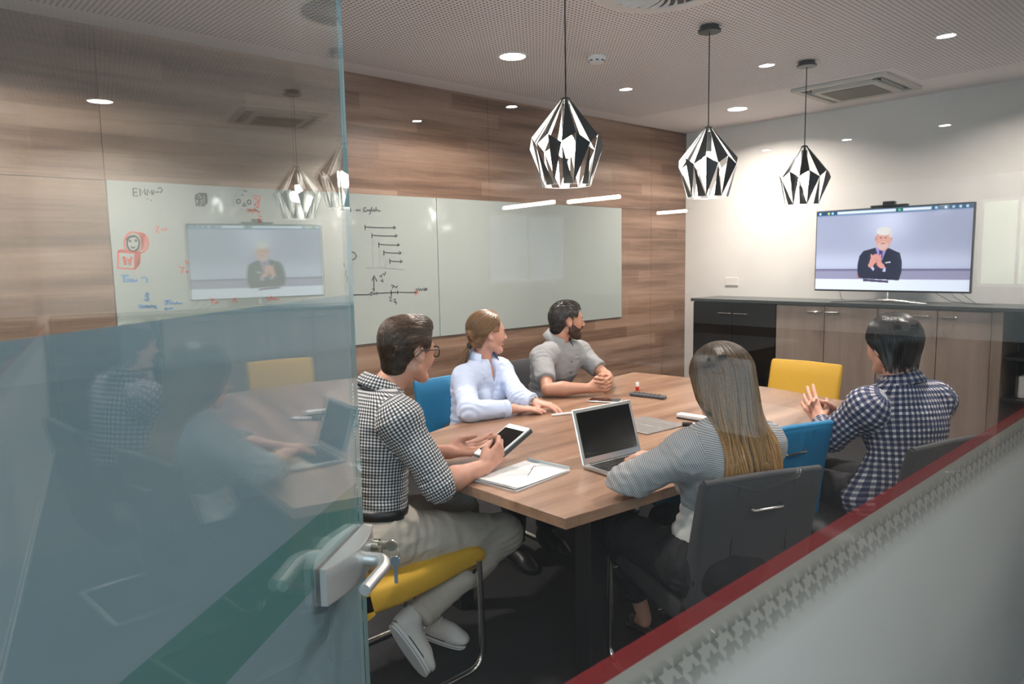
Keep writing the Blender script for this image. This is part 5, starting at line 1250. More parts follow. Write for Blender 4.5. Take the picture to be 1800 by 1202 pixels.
def comb_hair(name, base, V, keep, hd, HR, sc, dirf, n_, steps, step, rad, mat, root, ro, lift=0.0012, seed=1):
    """short hairs rooted on the cap and combed over it along dirf (head frame)"""
    rs = np.random.RandomState(seed); P = V[rs.randint(0, len(V), n_)]; P = P[keep((P - hd) @ HR / sc) < -0.002]; out = [P]; jit = rs.normal(0, 0.12, (len(P), 3))
    for k in range(steps):
        L = (P - hd) @ HR / sc; D = dirf(L) + jit; N_ = normals(base, P, 0.003); Dw = D @ HR.T; Dw -= N_ * (Dw * N_).sum(1)[:, None]; Dw /= np.linalg.norm(Dw, axis=1)[:, None] + 1e-9
        P = P + Dw * step; N_ = normals(base, P, 0.003); P = P - N_ * (sdf(base, P) - lift * (0.3 + k / steps))[:, None]; out.append(P)
    C = np.stack(out, 1) - ro; tone = rs.rand(len(C)) ** 1.5
    strands(name, list(C), rad, mat, root, lambda i, m: np.full(m, tone[i]))['kind'] = 'stuff'

# ============ person A: gingham shirt, glasses, tablet in both hands
M['hair_a'] = hair_mat('dark brown hair', (0.010, 0.006, 0.004), (0.12, 0.058, 0.030))
M['hair_b'] = hair_mat('auburn blonde hair', (0.085, 0.042, 0.020), (0.30, 0.165, 0.075))
M['hair_c'] = hair_mat('short dark hair', (0.018, 0.013, 0.011), (0.060, 0.042, 0.033))
M['hair_d'] = hair_mat('long brown hair with golden ends', (0.040, 0.022, 0.012), (0.50, 0.26, 0.085), 0.45)
M['hair_e'] = hair_mat('near black bob hair', (0.008, 0.007, 0.008), (0.055, 0.038, 0.028), 0.34)
M['stubble'] = hair_mat('dark beard', (0.025, 0.015, 0.010), (0.085, 0.048, 0.030), 0.7)

JA = dict(pel=(1.285, 2.15, 0.575), chest=(1.31, 2.155, 0.865), neck=(1.355, 2.155, 1.035), head=(1.458, 2.122, 1.180), face=(0.97, 0.05, -0.10), fwd=(1, 0, 0),
          shR=(1.315, 1.975, 0.975), shL=(1.315, 2.335, 0.975), elR=(1.392, 1.880, 0.758), wrR=(1.588, 1.872, 0.782), elL=(1.42, 2.32, 0.77), wrL=(1.612, 2.105, 0.785),
          hipR=(1.34, 2.06, 0.545), hipL=(1.34, 2.25, 0.545), knR=(1.79, 2.01, 0.445), knL=(1.80, 2.29, 0.47), anR=(1.385, 2.055, 0.215), toeR=(1.462, 2.015, 0.055), anL=(1.56, 2.215, 0.115), toeL=(1.660, 2.075, 0.068), fupR=(0.75, 0.1, 0.35), fupL=(0, 0, 1))
SA = dict(skin='skin_a', hairmat='hair_a', shirt=dict(mat='gingham', sleeve=1.12, off=0.014, cuff=0.057, collar=True, amp=0.004, hem=0.06, seed=1.3, copen=0.5, cup=0.040, cfw=0.004), trousers='khaki', belt=True, shoes='sneaker', waist=0.085, g=1.04,
          handR=dict(d=A3(0.80, 0.02, 0.40), n=A3(0.1, 0.95, 0.0), s=A3(-0.4, 0.1, 0.9), curls=(0.80, 0.82, 0.85, 0.9), thumb=(0.9, 0.35)),
          handL=dict(d=A3(0.80, -0.55, 0.10), n=A3(-0.25, -0.30, 0.92), s=A3(0.5, 0.8, 0.3), curls=(0.22, 0.22, 0.25, 0.3), thumb=(0.9, 0.1)))
ra, ro, hd, HR, sc, body, put, PA = person(JA, SA, 'man in black and white gingham shirt and glasses, holding a tablet, khaki trousers')
def keepA(L):
    x, y_, z = L[:, 0], np.abs(L[:, 1]), L[:, 2]
    front = x - (0.058 + 0.30 * (z - 0.06)); front = np.where(z > 0.085, x - 0.074, front)
    low = np.where(x > -0.018, 0.020 + 0.0 * x - z, np.where(x > -0.045, (-0.045 + (x + 0.045) * 2.3) - z, -0.088 - z))
    ear = 0.028 - np.sqrt((x + 0.010) ** 2 * 1.2 + (z + 0.002) ** 2 * 0.7); ear = np.where(y_ > 0.055, ear, -1)
    return np.maximum(np.maximum(front, low), ear)
XA = lambda f, l, u: hd + HR @ (A3(f, l, u) * sc)
baseA, VA = hair_cap(put, ra, hd, HR, sc, 'hair_a', 0.006, keepA, extra_prims=[Ell(XA(-0.005, 0, 0.078), A3(0.092, 0.066, 0.050), HR, 0.02), Ell(XA(0.035, 0, 0.098), A3(0.048, 0.055, 0.034), HR, 0.02), Ell(XA(-0.07, 0, 0.055), A3(0.05, 0.06, 0.06), HR, 0.02)], amp=0.0018, fr=(30, 90, 90))
comb_hair('hair_strands', baseA, VA, keepA, hd, HR, sc, lambda L: np.stack([-np.ones(len(L)), 0.25 * np.sin(L[:, 0] * 90 + L[:, 2] * 40), np.where(L[:, 2] > 0.06, 0.0, -0.9)], 1), 3600, 8, 0.0045, 0.0013, 'hair_a', ra, ro)
gl_ = MB()
for s_ in (-1, 1):
    gl_.tube([XA(0.101 - 0.012 * abs(math.cos(a)) * (1 if math.cos(a) * s_ > 0 else 0) * 0.9, s_ * 0.034 + 0.026 * math.cos(a), 0.002 + 0.020 * math.sin(a) * (1 if abs(math.sin(a)) < 0.9 else 0.97)) - ro for a in np.linspace(0, 2 * PI, 26, endpoint=False)], 0.0024, 8, closed=True)
    gl_.tube([XA(0.090, s_ * 0.062, 0.012) - ro, XA(0.040, s_ * 0.083, 0.012) - ro, XA(-0.012, s_ * 0.087, 0.010) - ro, XA(-0.032, s_ * 0.084, -0.012) - ro], 0.0026, 8)
gl_.tube([XA(0.102, -0.009, 0.006) - ro, XA(0.106, 0, 0.009) - ro, XA(0.102, 0.009, 0.006) - ro], 0.0022, 8)
glo = gl_.build('spectacles', 'black', ra, smooth=True); glo['label'] = 'black spectacle frame'
for s_ in (-1, 1):
    pts = [XA(0.098, s_ * 0.034, 0.002) - ro] + [XA(0.101 - 0.011 * (1 if math.cos(a) * s_ > 0 else 0) * abs(math.cos(a)), s_ * 0.034 + 0.024 * math.cos(a), 0.002 + 0.019 * math.sin(a)) - ro for a in np.linspace(0, 2 * PI, 20, endpoint=False)]
    raw('lens', pts, [(0, 1 + k, 1 + (k + 1) % 20) for k in range(20)], 'lens', glo)

# ============ person B: woman, ponytail, pale blue shirt
JB = dict(pel=(2.40, 2.93, 0.565), chest=(2.40, 2.90, 0.80), neck=(2.425, 2.865, 0.965), head=(2.435, 2.825, 1.118), face=(0.93, -0.32, 0.0), fwd=(0.25, -0.97, 0),
          shR=(2.265, 2.815, 0.895), shL=(2.585, 2.895, 0.895), elR=(2.115, 2.60, 0.790), wrR=(2.345, 2.535, 0.775), elL=(2.50, 2.66, 0.790), wrL=(2.510, 2.555, 0.778),
          hipR=(2.32, 2.92, 0.53), hipL=(2.50, 2.92, 0.53), knR=(2.30, 2.50, 0.50), knL=(2.52, 2.50, 0.50), anR=(2.30, 2.50, 0.10), anL=(2.55, 2.52, 0.10), toeR=(2.30, 2.36, 0.06), toeL=(2.56, 2.38, 0.06))
SB = dict(skin='skin_b', hairmat='hair_b', female=True, hsc=0.955, shirt=dict(mat='pale_blue', sleeve=1.86, off=0.014, cuff=0.043, collar=True, amp=0.0040, hem=-0.06, seed=2.2, copen=0.95), vneck=True, trousers='dark_cloth', waist=0.06,
          handR=dict(d=A3(0.88, -0.42, -0.10), n=A3(0.1, 0.0, -1), s=A3(0.35, 0.9, 0), curls=(0.12, 0.10, 0.10, 0.14), thumb=(0.1, 0.0), sc=0.92),
          handL=dict(d=A3(0.42, -0.9, -0.12), n=A3(0, 0, -1), s=A3(-0.85, -0.3, 0), curls=(0.35, 0.30, 0.30, 0.35), thumb=(0.0, 0.35), sc=0.92, spread=0.10))
rb_, ro, hd, HR, sc, body, put, PB = person(JB, SB, 'woman with a low ponytail and pale blue shirt, hands on the table, looking right')
XB = lambda f, l, u: hd + HR @ (A3(f, l, u) * sc)
def keepB(L):
    x, y_, z = L[:, 0], np.abs(L[:, 1]), L[:, 2]; front = x - (0.052 + 0.32 * (z - 0.05)); front = np.where(z > 0.08, x - 0.064, front)
    low = np.where(x > -0.012, 0.012 - z, np.where(x > -0.05, (-0.060 + (x + 0.05) * 2.0) - z, -0.072 - z)); ear = 0.022 - np.sqrt((x + 0.006) ** 2 + (z + 0.008) ** 2 * 0.6); ear = np.where(y_ > 0.055, ear, -1)
    return np.maximum(np.maximum(front, low), ear)
hair_cap(put, rb_, hd, HR, sc, 'hair_b', 0.008, keepB, amp=0.0012, fr=(18, 60, 60))
kn_ = XB(-0.108, 0, -0.062); cv = []
for i in range(900):
    th = random.uniform(-2.2, 2.2); s0 = A3(0.055 - 0.03 * abs(th) / 2.2, 0.078 * math.sin(th * 0.62), 0.034 + 0.086 * math.cos(th * 0.62)); 
    if abs(th) > 1.6: s0[2] = 0.034 + 0.086 * math.cos(th * 0.62) * 1.0; s0[0] = 0.02
    e0 = A3(-0.108, 0, -0.058); c = []; c0 = A3(-0.014, 0, 0.034); rr = A3(0.110, 0.089, 0.0985)
    a_ = (s0 - c0) / rr; b0 = (e0 - c0) / rr; a_ /= np.linalg.norm(a_); b0 /= np.linalg.norm(b0); om = math.acos(np.clip(a_ @ b0, -1, 1))
    for t in np.linspace(0, 1, 12): q = (a_ * math.sin((1 - t) * om) + b0 * math.sin(t * om)) / math.sin(om); c.append(XB(*(c0 + q * rr * (1.0 + random.uniform(0, 0.012) - 0.02 * t))))
    cv.append(np.array(c) - ro)
strands('hair_strands', cv, 0.0012, 'hair_b', rb_, lambda i, m: np.full(m, random.uniform(0.1, 0.9)))['kind'] = 'stuff'
cv = []
tail0 = kn_; down = A3(0, 0, -1); bk = -nz(A3(HR[0, 0], HR[1, 0], 0))
for i in range(420):
    a = random.uniform(0, 2 * PI); r_ = random.random() ** 0.5; l_ = HR[:, 1]; c = []
    for t in np.linspace(0, 1, 12):
        w_ = 0.008 + 0.030 * math.sin(PI * min(1, t * 1.15)) ** 0.8; p_ = tail0 + bk * (0.095 * (t ** 0.8) - 0.015 * t * t) + down * (0.235 * t) + (l_ * math.cos(a) + bk * math.sin(a) * 0.6) * r_ * w_ * (1 - 0.55 * max(0, t - 0.6) / 0.4); c.append(p_ - ro)
    cv.append(np.array(c))
strands('ponytail', cv, 0.0018, 'hair_b', rb_, lambda i, m: np.linspace(0.2, 0.8, m) * random.uniform(0.5, 1.2))
b = MB(); b.lathe([(0.010, -0.009), (0.018, -0.006), (0.019, 0.006), (0.010, 0.009)], 18); V_ = (frame(A3(0, 0, 1), nz(bk * 0.8 + down * 0.6)) @ np.array(b.V).T).T + kn_; raw('hair_tie', V_ - ro, b.F, 'black', rb_, smooth=True)
b = MB(); b.lathe([(0.0002, 0.004), (0.0035, 0.002), (0.0035, -0.002), (0.0002, -0.004)], 12); 
for s_ in (-1, 1): raw('earring', np.array(b.V) + XB(-0.002, s_ * 0.083, -0.040) - ro, b.F, 'chrome', rb_, smooth=True)
wv = JB['wrL'] + 0.0; ax = nz(JB['wrL'] - JB['elL']); t1 = nz(np.cross(ax, A3(0, 0, 1))); t2 = np.cross(ax, t1)
b = MB(); b.tube([wv - ax * 0.002 + t1 * 0.029 * math.cos(a) + t2 * 0.026 * math.sin(a) - ro for a in np.linspace(0, 2 * PI, 24, endpoint=False)], 0.0045, 8, closed=True); b.build('wristwatch', 'chrome', rb_, smooth=True)
pn = MB(); pn.tube([(2.455, 2.385, 0.748), (2.555, 2.345, 0.748)], [0.0055, 0.0055], 12); tag(pn.build('pen', 'white_plastic', smooth=True), 'white pen lying at the fingertips of the woman in pale blue', 'pen')

# ============ person C: bearded man, grey short-sleeved shirt
JC = dict(pel=(3.14, 3.10, 0.565), chest=(3.13, 3.03, 0.82), neck=(3.135, 2.985, 0.985), head=(3.175, 2.945, 1.128), face=(0.86, -0.48, -0.03), fwd=(0.08, -1, 0),
          shR=(2.945, 2.935, 0.920), shL=(3.315, 2.975, 0.915), elR=(2.785, 2.735, 0.785), wrR=(2.975, 2.590, 0.785), elL=(3.33, 2.775, 0.790), wrL=(3.12, 2.60, 0.790),
          hipR=(3.04, 3.09, 0.53), hipL=(3.24, 3.09, 0.53), knR=(3.02, 2.66, 0.50), knL=(3.26, 2.66, 0.50), anR=(3.02, 2.66, 0.10), anL=(3.28, 2.66, 0.10), toeR=(3.02, 2.50, 0.06), toeL=(3.29, 2.50, 0.06))
SC = dict(skin='skin_c', hairmat='hair_c', hsc=0.98, shirt=dict(mat='grey_linen', sleeve=0.72, off=0.013, cuff=0.0, collar=True, amp=0.004, hem=-0.06, seed=3.7, buttons='ink_k', copen=0.45), trousers='dark_cloth', waist=0.06,
          handR=dict(d=A3(0.75, -0.60, 0.15), n=A3(0.45, 0.62, 0.1), s=A3(0.0, 0.1, 1), curls=(0.75, 0.75, 0.8, 0.8), thumb=(0.5, 0.3)),
          handL=dict(d=A3(-0.72, -0.62, 0.10), n=A3(-0.62, 0.70, 0.1), s=A3(0, 0.1, 1), curls=(0.75, 0.75, 0.8, 0.85), thumb=(0.4, 0.3)))
rc_, ro, hd, HR, sc, body, put, PC = person(JC, SC, 'bearded man in grey short-sleeved shirt, hands clasped on the table, looking right')
XC = lambda f, l, u: hd + HR @ (A3(f, l, u) * sc)
def keepC(L):
    x, y_, z = L[:, 0], np.abs(L[:, 1]), L[:, 2]; front = x - (0.052 + 0.25 * (z - 0.05)); front = np.where(z > 0.072, x - 0.074, front)
    low = np.where(x > 0.012, 0.030 - z, np.where(x > -0.020, -0.010 - z, np.where(x > -0.05, (-0.062 + (x + 0.05) * 1.6) - z, -0.080 - z))); ear = 0.025 - np.sqrt((x + 0.010) ** 2 + (z + 0.004) ** 2 * 0.6); ear = np.where(y_ > 0.055, ear, -1)
    return np.maximum(np.maximum(front, low), ear)
baseC, VC = hair_cap(put, rc_, hd, HR, sc, 'hair_c', 0.008, keepC, amp=0.0012, fr=(90, 90, 90), extra_prims=[Ell(XC(0.02, 0, 0.088), A3(0.05, 0.055, 0.030), HR, 0.02)])
comb_hair('hair_strands', baseC, VC, keepC, hd, HR, sc, lambda L: np.stack([np.where(L[:, 2] > 0.06, 0.8, -0.4), 0 * L[:, 0], np.where(L[:, 2] > 0.06, 0.0, -1.0)], 1), 3000, 4, 0.004, 0.0011, 'hair_c', rc_, ro, seed=5)
# beard: jaw volume offset outward, kept low on the face
bp = [p.off(0.0055) for p in head_prims(hd, HR, sc)[1:7] if not p.sub]
def keepBd(L):
    x, y_, z = L[:, 0], np.abs(L[:, 1]), L[:, 2]; topl = np.where(x > 0.055, -0.046 - 0.0 * x, -0.046 + (0.055 - x) * 0.75); k = z - topl
    mouth = 0.0 - (np.hypot(y_ / 0.021, (z + 0.058) / 0.0085) - 1) * 0.01; mouth = np.where(x > 0.06, mouth, -1); return np.maximum(np.maximum(k, mouth), -0.012 - x)
V, Q = surf(bp, *bounds(bp), 0.0026, extra=lambda Pt, D: np.maximum(D, keepBd((Pt - hd) @ HR / sc)))
V = relax(V, Q, 1); nn_ = vnoise((V - hd) @ HR * 140); V = V + normals(bp, V, 0.003) * ((nn_ - 0.4) * 0.0016)[:, None]; put('beard', V, Q, 'stubble', rc_, attr=nn_)
b = MB(); b.tube([XC(0.088, -0.020, -0.047) - ro, XC(0.097, -0.008, -0.0425) - ro, XC(0.097, 0.008, -0.0425) - ro, XC(0.088, 0.020, -0.047) - ro], [0.003, 0.0045, 0.0045, 0.003], 10); b.build('moustache', 'stubble', rc_, smooth=True)

# ============ person D: long-haired woman with laptop, back to the glass
fD = nz(A3(0.30, 0.95, 0)); lD = np.cross(A3(0, 0, 1), fD)
JD = dict(pel=(1.965, 1.20, 0.565), chest=(2.005, 1.165, 0.80), neck=(2.015, 1.175, 0.960), head=(2.035, 1.225, 1.098), face=(0.12, 0.95, -0.22), fwd=fD,
          shL=(1.865, 1.235, 0.885), shR=(2.155, 1.135, 0.885), elL=(1.760, 1.385, 0.790), wrL=(1.985, 1.475, 0.785), elR=(2.22, 1.36, 0.79), wrR=(2.10, 1.50, 0.785),
          hipL=(1.87, 1.20, 0.53), hipR=(2.05, 1.14, 0.53), knL=(1.985, 1.60, 0.52), knR=(2.20, 1.53, 0.50), anL=(2.17, 1.62, 0.11), anR=(2.38, 1.58, 0.11), toeL=(2.24, 1.74, 0.07), toeR=(2.42, 1.70, 0.07))
SD = dict(skin='skin_b', hairmat='hair_d', female=True, hsc=0.95, shirt=dict(mat='stripe_grey', sleeve=1.22, off=0.018, cuff=0.0, collar=False, amp=0.0045, hem=0.135, seed=5.1), under='white_cotton', trousers='dark_cloth', waist=0.04, trouser_end=0.72, shoes='sandal', brow=False,
          handL=dict(d=A3(0.75, 0.55, -0.05), n=A3(0.1, 0, -1), s=A3(0.6, -0.8, 0), curls=(0.45, 0.45, 0.5, 0.5), thumb=(0.3, 0.3), sc=0.92),
          handR=dict(d=A3(-0.35, 0.9, -0.05), n=A3(0, 0.1, -1), s=A3(-0.9, -0.3, 0), curls=(0.5, 0.5, 0.5, 0.5), thumb=(0.3, 0.3), sc=0.92))
rd_, ro, hd, HR, sc, body, put, PD = person(JD, SD, 'woman with long golden-brown hair typing on the laptop, seen from behind')
XD = lambda f, l, u: hd + HR @ (A3(f, l, u) * sc)
def keepD(L):
    x, y_, z = L[:, 0], np.abs(L[:, 1]), L[:, 2]; return np.maximum(x - np.where(z > 0.07, 0.055, 0.035 + 0.2 * z), -0.10 - z)
hair_cap(put, rd_, hd, HR, sc, 'hair_d', 0.008, keepD, amp=0.001, fr=(30, 30, 20))
def long_strand(al, jit, ln, n_=22, wave=0.0, hdx=XD, bx=-0.075, half=0.085, ph=0.0, curlend=0.0, sway=0.0):
    """azimuth al (0 = back of the head), falls from a slightly forward crown"""
    rr = A3(0.108, 0.088, 0.098) * (1.0 + jit); c0 = A3(-0.014, 0, 0.032); out = []; d0 = A3(-math.cos(al), math.sin(al), 0)
    for t in np.linspace(0.0, 1, n_):
        if t < 0.38:
            s_ = t / 0.38; pol = 0.02 + 1.60 * s_; q = A3(0.22 * (1 - s_), 0, 0) + A3(d0[0] * math.sin(pol), d0[1] * math.sin(pol), math.cos(pol)); q /= np.linalg.norm(q); out.append(c0 + q * rr)
        else:
            s_ = (t - 0.38) / 0.62; e = c0 + A3(d0[0], d0[1], 0.05) / np.linalg.norm([d0[0], d0[1], 0.05]) * rr; tgt = A3(bx + 0.040 * (d0[0] + 0.3), half * math.sin(al) * 1.05 + sway, e[2] - ln)
            sm = s_ * s_ * (3 - 2 * s_); p_ = A3(e[0] + (tgt[0] - e[0]) * sm, e[1] + (tgt[1] - e[1]) * sm, e[2] - ln * s_)
            p_[1] += wave * math.sin(5.5 * s_ + ph) * s_ ; p_[0] += -wave * 0.6 * math.cos(5.0 * s_ + ph) * s_
            if curlend: p_[1] += curlend * max(0, s_ - 0.75) * 4 * 0.03; 
            out.append(p_)
    return np.array([hdx(*q) for q in out])
# head-local axes tilt with the nod; let the falling part hang along world z
def hang(c, hdp, n_start=0.38):
    k = int(len(c) * n_start); base = c[k]; fw_ = -nz(A3(HR[0, 0], HR[1, 0], 0)); d = np.maximum(base[2] - c[:, 2], 0); c = c.copy(); c[k:] += fw_ * (-0.21 * (c[k:, 2:3] - base[2])) * 0.0; return c
cv = []; 
for i in range(2600):
    al = random.uniform(-2.6, 2.6) if i % 3 else random.gauss(0, 0.9); al = max(-2.6, min(2.6, al)); cl = math.floor(al * 9); rs = np.random.RandomState(cl + 40); ph = rs.uniform(0, 6.28); wv_ = rs.uniform(0.006, 0.02)
    c = long_strand(al, random.uniform(-0.005, 0.06), 0.425 + 0.03 * random.random() - 0.060 * abs(al) / 1.7 + rs.uniform(-0.015, 0.015), wave=wv_, half=0.112, ph=ph + random.uniform(-0.25, 0.25), sway=0.018)
    cv.append(c)
C_ = np.array(cv); sh_ = C_.shape; Pp = C_.reshape(-1, 3)
outw = nz(-fD + A3(0, 0, 0.15))
for _ in range(4):
    d_ = sdf(PD, Pp) - 0.006; m_ = (d_ < 0) & (Pp[:, 2] < hd[2] - 0.08); Pp[m_] += outw * (-d_[m_])[:, None] * 1.1
C_ = Pp.reshape(sh_); Cs = C_.copy()
for _ in range(3): Cs[:, 9:-1] = 0.5 * Cs[:, 9:-1] + 0.25 * (Cs[:, 8:-2] + Cs[:, 10:])
cv = [c + (-fD) * 0.014 * random.random() * (np.arange(len(c)) / len(c))[:, None] - ro for c in Cs]
strands('long_hair', cv, 0.0019, 'hair_d', rd_, lambda i, m: np.clip((np.linspace(0.0, 1.0, m) ** 1.7) * 0.95 * random.uniform(0.35, 1.3), 0, 1))['kind'] = 'stuff'
# inner volume so that nothing shows through the curtain of strands
cur = [Cone(XD(-0.050, 0, 0.0), XD(-0.080, -0.012, -0.16), 0.066, 0.058, 0.03, sq=(nz(HR[:, 0]), 1.6)), Cone(XD(-0.080, -0.012, -0.16), XD(-0.100, -0.034, -0.33), 0.064, 0.048, 0.03, sq=(nz(HR[:, 0]), 1.8))]
V, Q = surf(cur, *bounds(cur, 0.05), 0.005); V = relax(V, Q, 2)
for _ in range(4):
    d_ = sdf(PD, V) - 0.003; m_ = (d_ < 0) & (V[:, 2] < hd[2] - 0.10); V[m_] += outw * (-d_[m_])[:, None] * 1.1
put('hair_underlayer', V, Q, 'hair_d', rd_, attr=np.clip((hd[2] - 0.02 - V[:, 2]) * 1.6, 0, 0.6))

# ============ person E: dark bob, navy plaid shirt, back to the glass
fE = nz(A3(0.05, 0.99, 0))
JE = dict(pel=(2.98, 0.955, 0.565), chest=(3.005, 0.985, 0.80), neck=(3.00, 1.01, 0.975), head=(2.985, 1.045, 1.135), face=(0.40, 0.90, -0.08), fwd=fE,
          shL=(2.845, 1.075, 0.905), shR=(3.165, 0.935, 0.905), elL=(2.845, 1.215, 0.770), wrL=(3.045, 1.345, 0.782), elR=(3.32, 1.13, 0.74), wrR=(3.16, 1.33, 0.782),
          hipL=(2.90, 0.99, 0.53), hipR=(3.09, 0.93, 0.53), knL=(3.03, 1.42, 0.50), knR=(3.22, 1.38, 0.50), anL=(3.05, 1.40, 0.10), anR=(3.24, 1.36, 0.10), toeL=(3.07, 1.53, 0.06), toeR=(3.26, 1.49, 0.06))
SE = dict(skin='skin_b', hairmat='hair_e', hsc=0.97, shirt=dict(mat='plaid', sleeve=1.62, off=0.017, cuff=0.048, collar=True, amp=0.0045, hem=-0.17, seed=6.4, copen=0.5, extra=[Cone((2.87, 1.06, 0.66), (2.815, 1.085, 0.545), 0.035, 0.062, 0.05)], cup=0.042, cfw=0.002), trousers='dark_cloth', waist=0.04, brow=False, g=1.04,
          handL=dict(d=A3(0.35, 0.62, 0.70), n=A3(0.8, -0.1, -0.5), s=A3(-0.3, -0.6, 0.7), curls=(0.15, 0.20, 0.3, 0.4), thumb=(0.2, 0.4), spread=0.10),
          handR=dict(d=A3(-0.55, 0.55, 0.45), n=A3(-0.6, -0.5, -0.3), s=A3(0, -0.5, 0.8), curls=(0.5, 0.5, 0.55, 0.6), thumb=(0.3, 0.3)))
re_, ro, hd, HR, sc, body, put, PE = person(JE, SE, 'person with a dark chin-length bob in navy plaid shirt, seen from behind')
XE = lambda f, l, u: hd + HR @ (A3(f, l, u) * sc)
def keepE(L):
    x, y_, z = L[:, 0], np.abs(L[:, 1]), L[:, 2]; return np.maximum(x - np.where(z > 0.07, 0.055, 0.030 + 0.2 * z), -0.085 - z)
hair_cap(put, re_, hd, HR, sc, 'hair_e', 0.009, keepE, amp=0.001, fr=(30, 30, 20))
cv = []
for i in range(2000):
    al = random.uniform(-2.2, 2.2); cl = math.floor(al * 8); rs = np.random.RandomState(cl + 90)
    c = long_strand(al, random.uniform(0.0, 0.09), 0.118 + rs.uniform(-0.015, 0.020) + 0.01 * random.random(), wave=0.006, bx=-0.060, half=0.075, hdx=XE, ph=rs.uniform(0, 6), n_=18); cv.append(c - ro)
strands('bob_hair', cv, 0.0018, 'hair_e', re_, lambda i, m: np.clip(np.linspace(0.0, 0.35, m) + random.uniform(-0.1, 0.35), 0, 1))['kind'] = 'stuff'

# ------------------------------------------------------------------ things on the table
ZT = 0.740
def laptop():
    # base corners read on the table: hinge edge from (1.895,1.68) to (2.19,1.675)
    a = math.atan2(-0.005, 0.30) ; r = empty('laptop', (2.045, 1.575, ZT), math.radians(-6)); tag(r, 'open silver laptop with black keyboard in front of the long-haired woman', 'laptop')
    W_, D_ = 0.305, 0.215
    b = MB(); b.box(-W_ / 2, W_ / 2, -D_ / 2, D_ / 2, 0.002, 0.013, 0.004); b.build('base', 'alu', r)
    b = MB()
    for row in range(6):
        n_ = 14 if row < 5 else 10; y_ = 0.083 - row * 0.0182; hgt = 0.0075 if row else 0.0045
        x = -0.128; 
        wds = [0.256 / 14] * 14 if row < 5 else [0.018, 0.018, 0.018, 0.022, 0.090, 0.022, 0.018, 0.016, 0.017, 0.017]
        for w_ in wds: b.box(x + 0.0012, x + w_ - 0.0012, y_ - hgt, y_ + hgt, 0.0130, 0.0146); x += w_
    b.build('keyboard', 'keys', r)
    b = MB(); b.box(-0.132, 0.132, -0.020, 0.092, 0.0128, 0.0132); b.build('key_well', 'black', r)
    b = MB(); b.box(-0.050, 0.050, -0.098, -0.030, 0.0128, 0.0133); b.build('trackpad', 'satin', r)
    T = Matrix.Translation((0, D_ / 2 - 0.004, 0.012)) @ Matrix.Rotation(math.radians(-17), 4, 'X')
    b = MB(); b.box(-W_ / 2, W_ / 2, 0.0, 0.006, 0.0, 0.205, 0.0028, T=T); lid = b.build('lid', 'alu', r)
    b = MB(); b.box(-W_ / 2 + 0.015, W_ / 2 - 0.015, -0.0006, 0.0004, 0.024, 0.191, T=T); b.build('screen', 'dark_screen', lid)
    b = MB(); b.box(-0.0015, 0.0015, -0.0008, 0.0002, 0.1965, 0.1990, T=T); b.build('camera_dot', 'black', lid)
    b = MB(); b.tube([(-0.12, D_ / 2 - 0.003, 0.012), (0.12, D_ / 2 - 0.003, 0.012)], 0.005, 10); b.build('hinge', 'black', r)
laptop()
def notepad():
    r = empty('paper_notepad', (1.692, 1.790, ZT), math.radians(6)); tag(r, 'white paper notepad with curled pages and a pencil line on it', 'notepad')
    W_, D_ = 0.295, 0.195
    def sheet(z, w, d, curl, dx=0, dy=0, rz=0.0):
        V = []; F = []; nx, ny = 16, 8
        for i in range(nx + 1):
            for j in range(ny + 1):
                u, v = i / nx, j / ny; e = max(0, 0.25 - u) * 4; x = (u - 0.5) * w; y_ = (v - 0.5) * d; zz = z + curl * e * e + 0.001 * math.sin(5 * v + 3 * u); xx = x * math.cos(rz) - y_ * math.sin(rz) + dx; yy = x * math.sin(rz) + y_ * math.cos(rz) + dy; V.append((xx, yy, zz))
        for i in range(nx):
            for j in range(ny): k = i * (ny + 1) + j; F.append((k, k + ny + 1, k + ny + 2, k + 1))
        return V, F
    b = MB(); b.box(-W_ / 2, W_ / 2, -D_ / 2, D_ / 2, 0.001, 0.006); b.build('page_block', 'paper', r)
    for z, c, dx, dy, rz in ((0.0078, 0.003, -0.004, 0.002, 0.014), (0.0088, 0.004, -0.003, -0.002, -0.016), (0.0098, 0.006, 0.0, 0.0, 0.004)):
        V, F = sheet(z, W_, D_, c, dx, dy, rz); raw('page', V, F, 'paper', r, smooth=True)
    # pages rolled over at the far end
    V = []; F = []; 
    for j in range(13):
        a = -0.4 + 3.3 * j / 12
        for y_ in (-D_ / 2, D_ / 2): V.append((W_ / 2 - 0.020 + 0.014 * math.sin(a) + 0.006, y_, 0.0145 - 0.008 * math.cos(a)))
        if j: k = 2 * j; F.append((k - 2, k - 1, k + 1, k))
    raw('rolled_page', V, F, 'paper', r, smooth=True)
    b = MB(); b.tube([(-0.015, -0.035, 0.0112), (0.085, 0.020, 0.0115)], 0.0009, 5); b.build('pencil_line', 'ink_k', r)
    b = MB(); b.tube([(0.050, 0.005, 0.0117), (0.088, 0.024, 0.0117), (0.096, 0.020, 0.0117), (0.088, 0.012, 0.0117)], 0.0009, 5); b.build('red_mark', 'ink_r', r)
notepad()
fl = empty('tablet_folder', (2.60, 1.945, ZT), math.radians(-5)); tag(fl, 'thin grey folding tablet cover lying flat behind the laptop', 'tablet cover')
for (x0, x1) in ((-0.12, -0.002), (0.002, 0.075), (0.079, 0.14)):
    b = MB(); b.box(x0, x1, -0.125, 0.125, 0.001, 0.0055, 0.0015); b.build('panel', 'folder', fl)
ph = empty('smartphone', (2.915, 2.435, ZT), math.radians(-62)); tag(ph, 'black phone lying beside the clasped hands of the bearded man', 'phone')
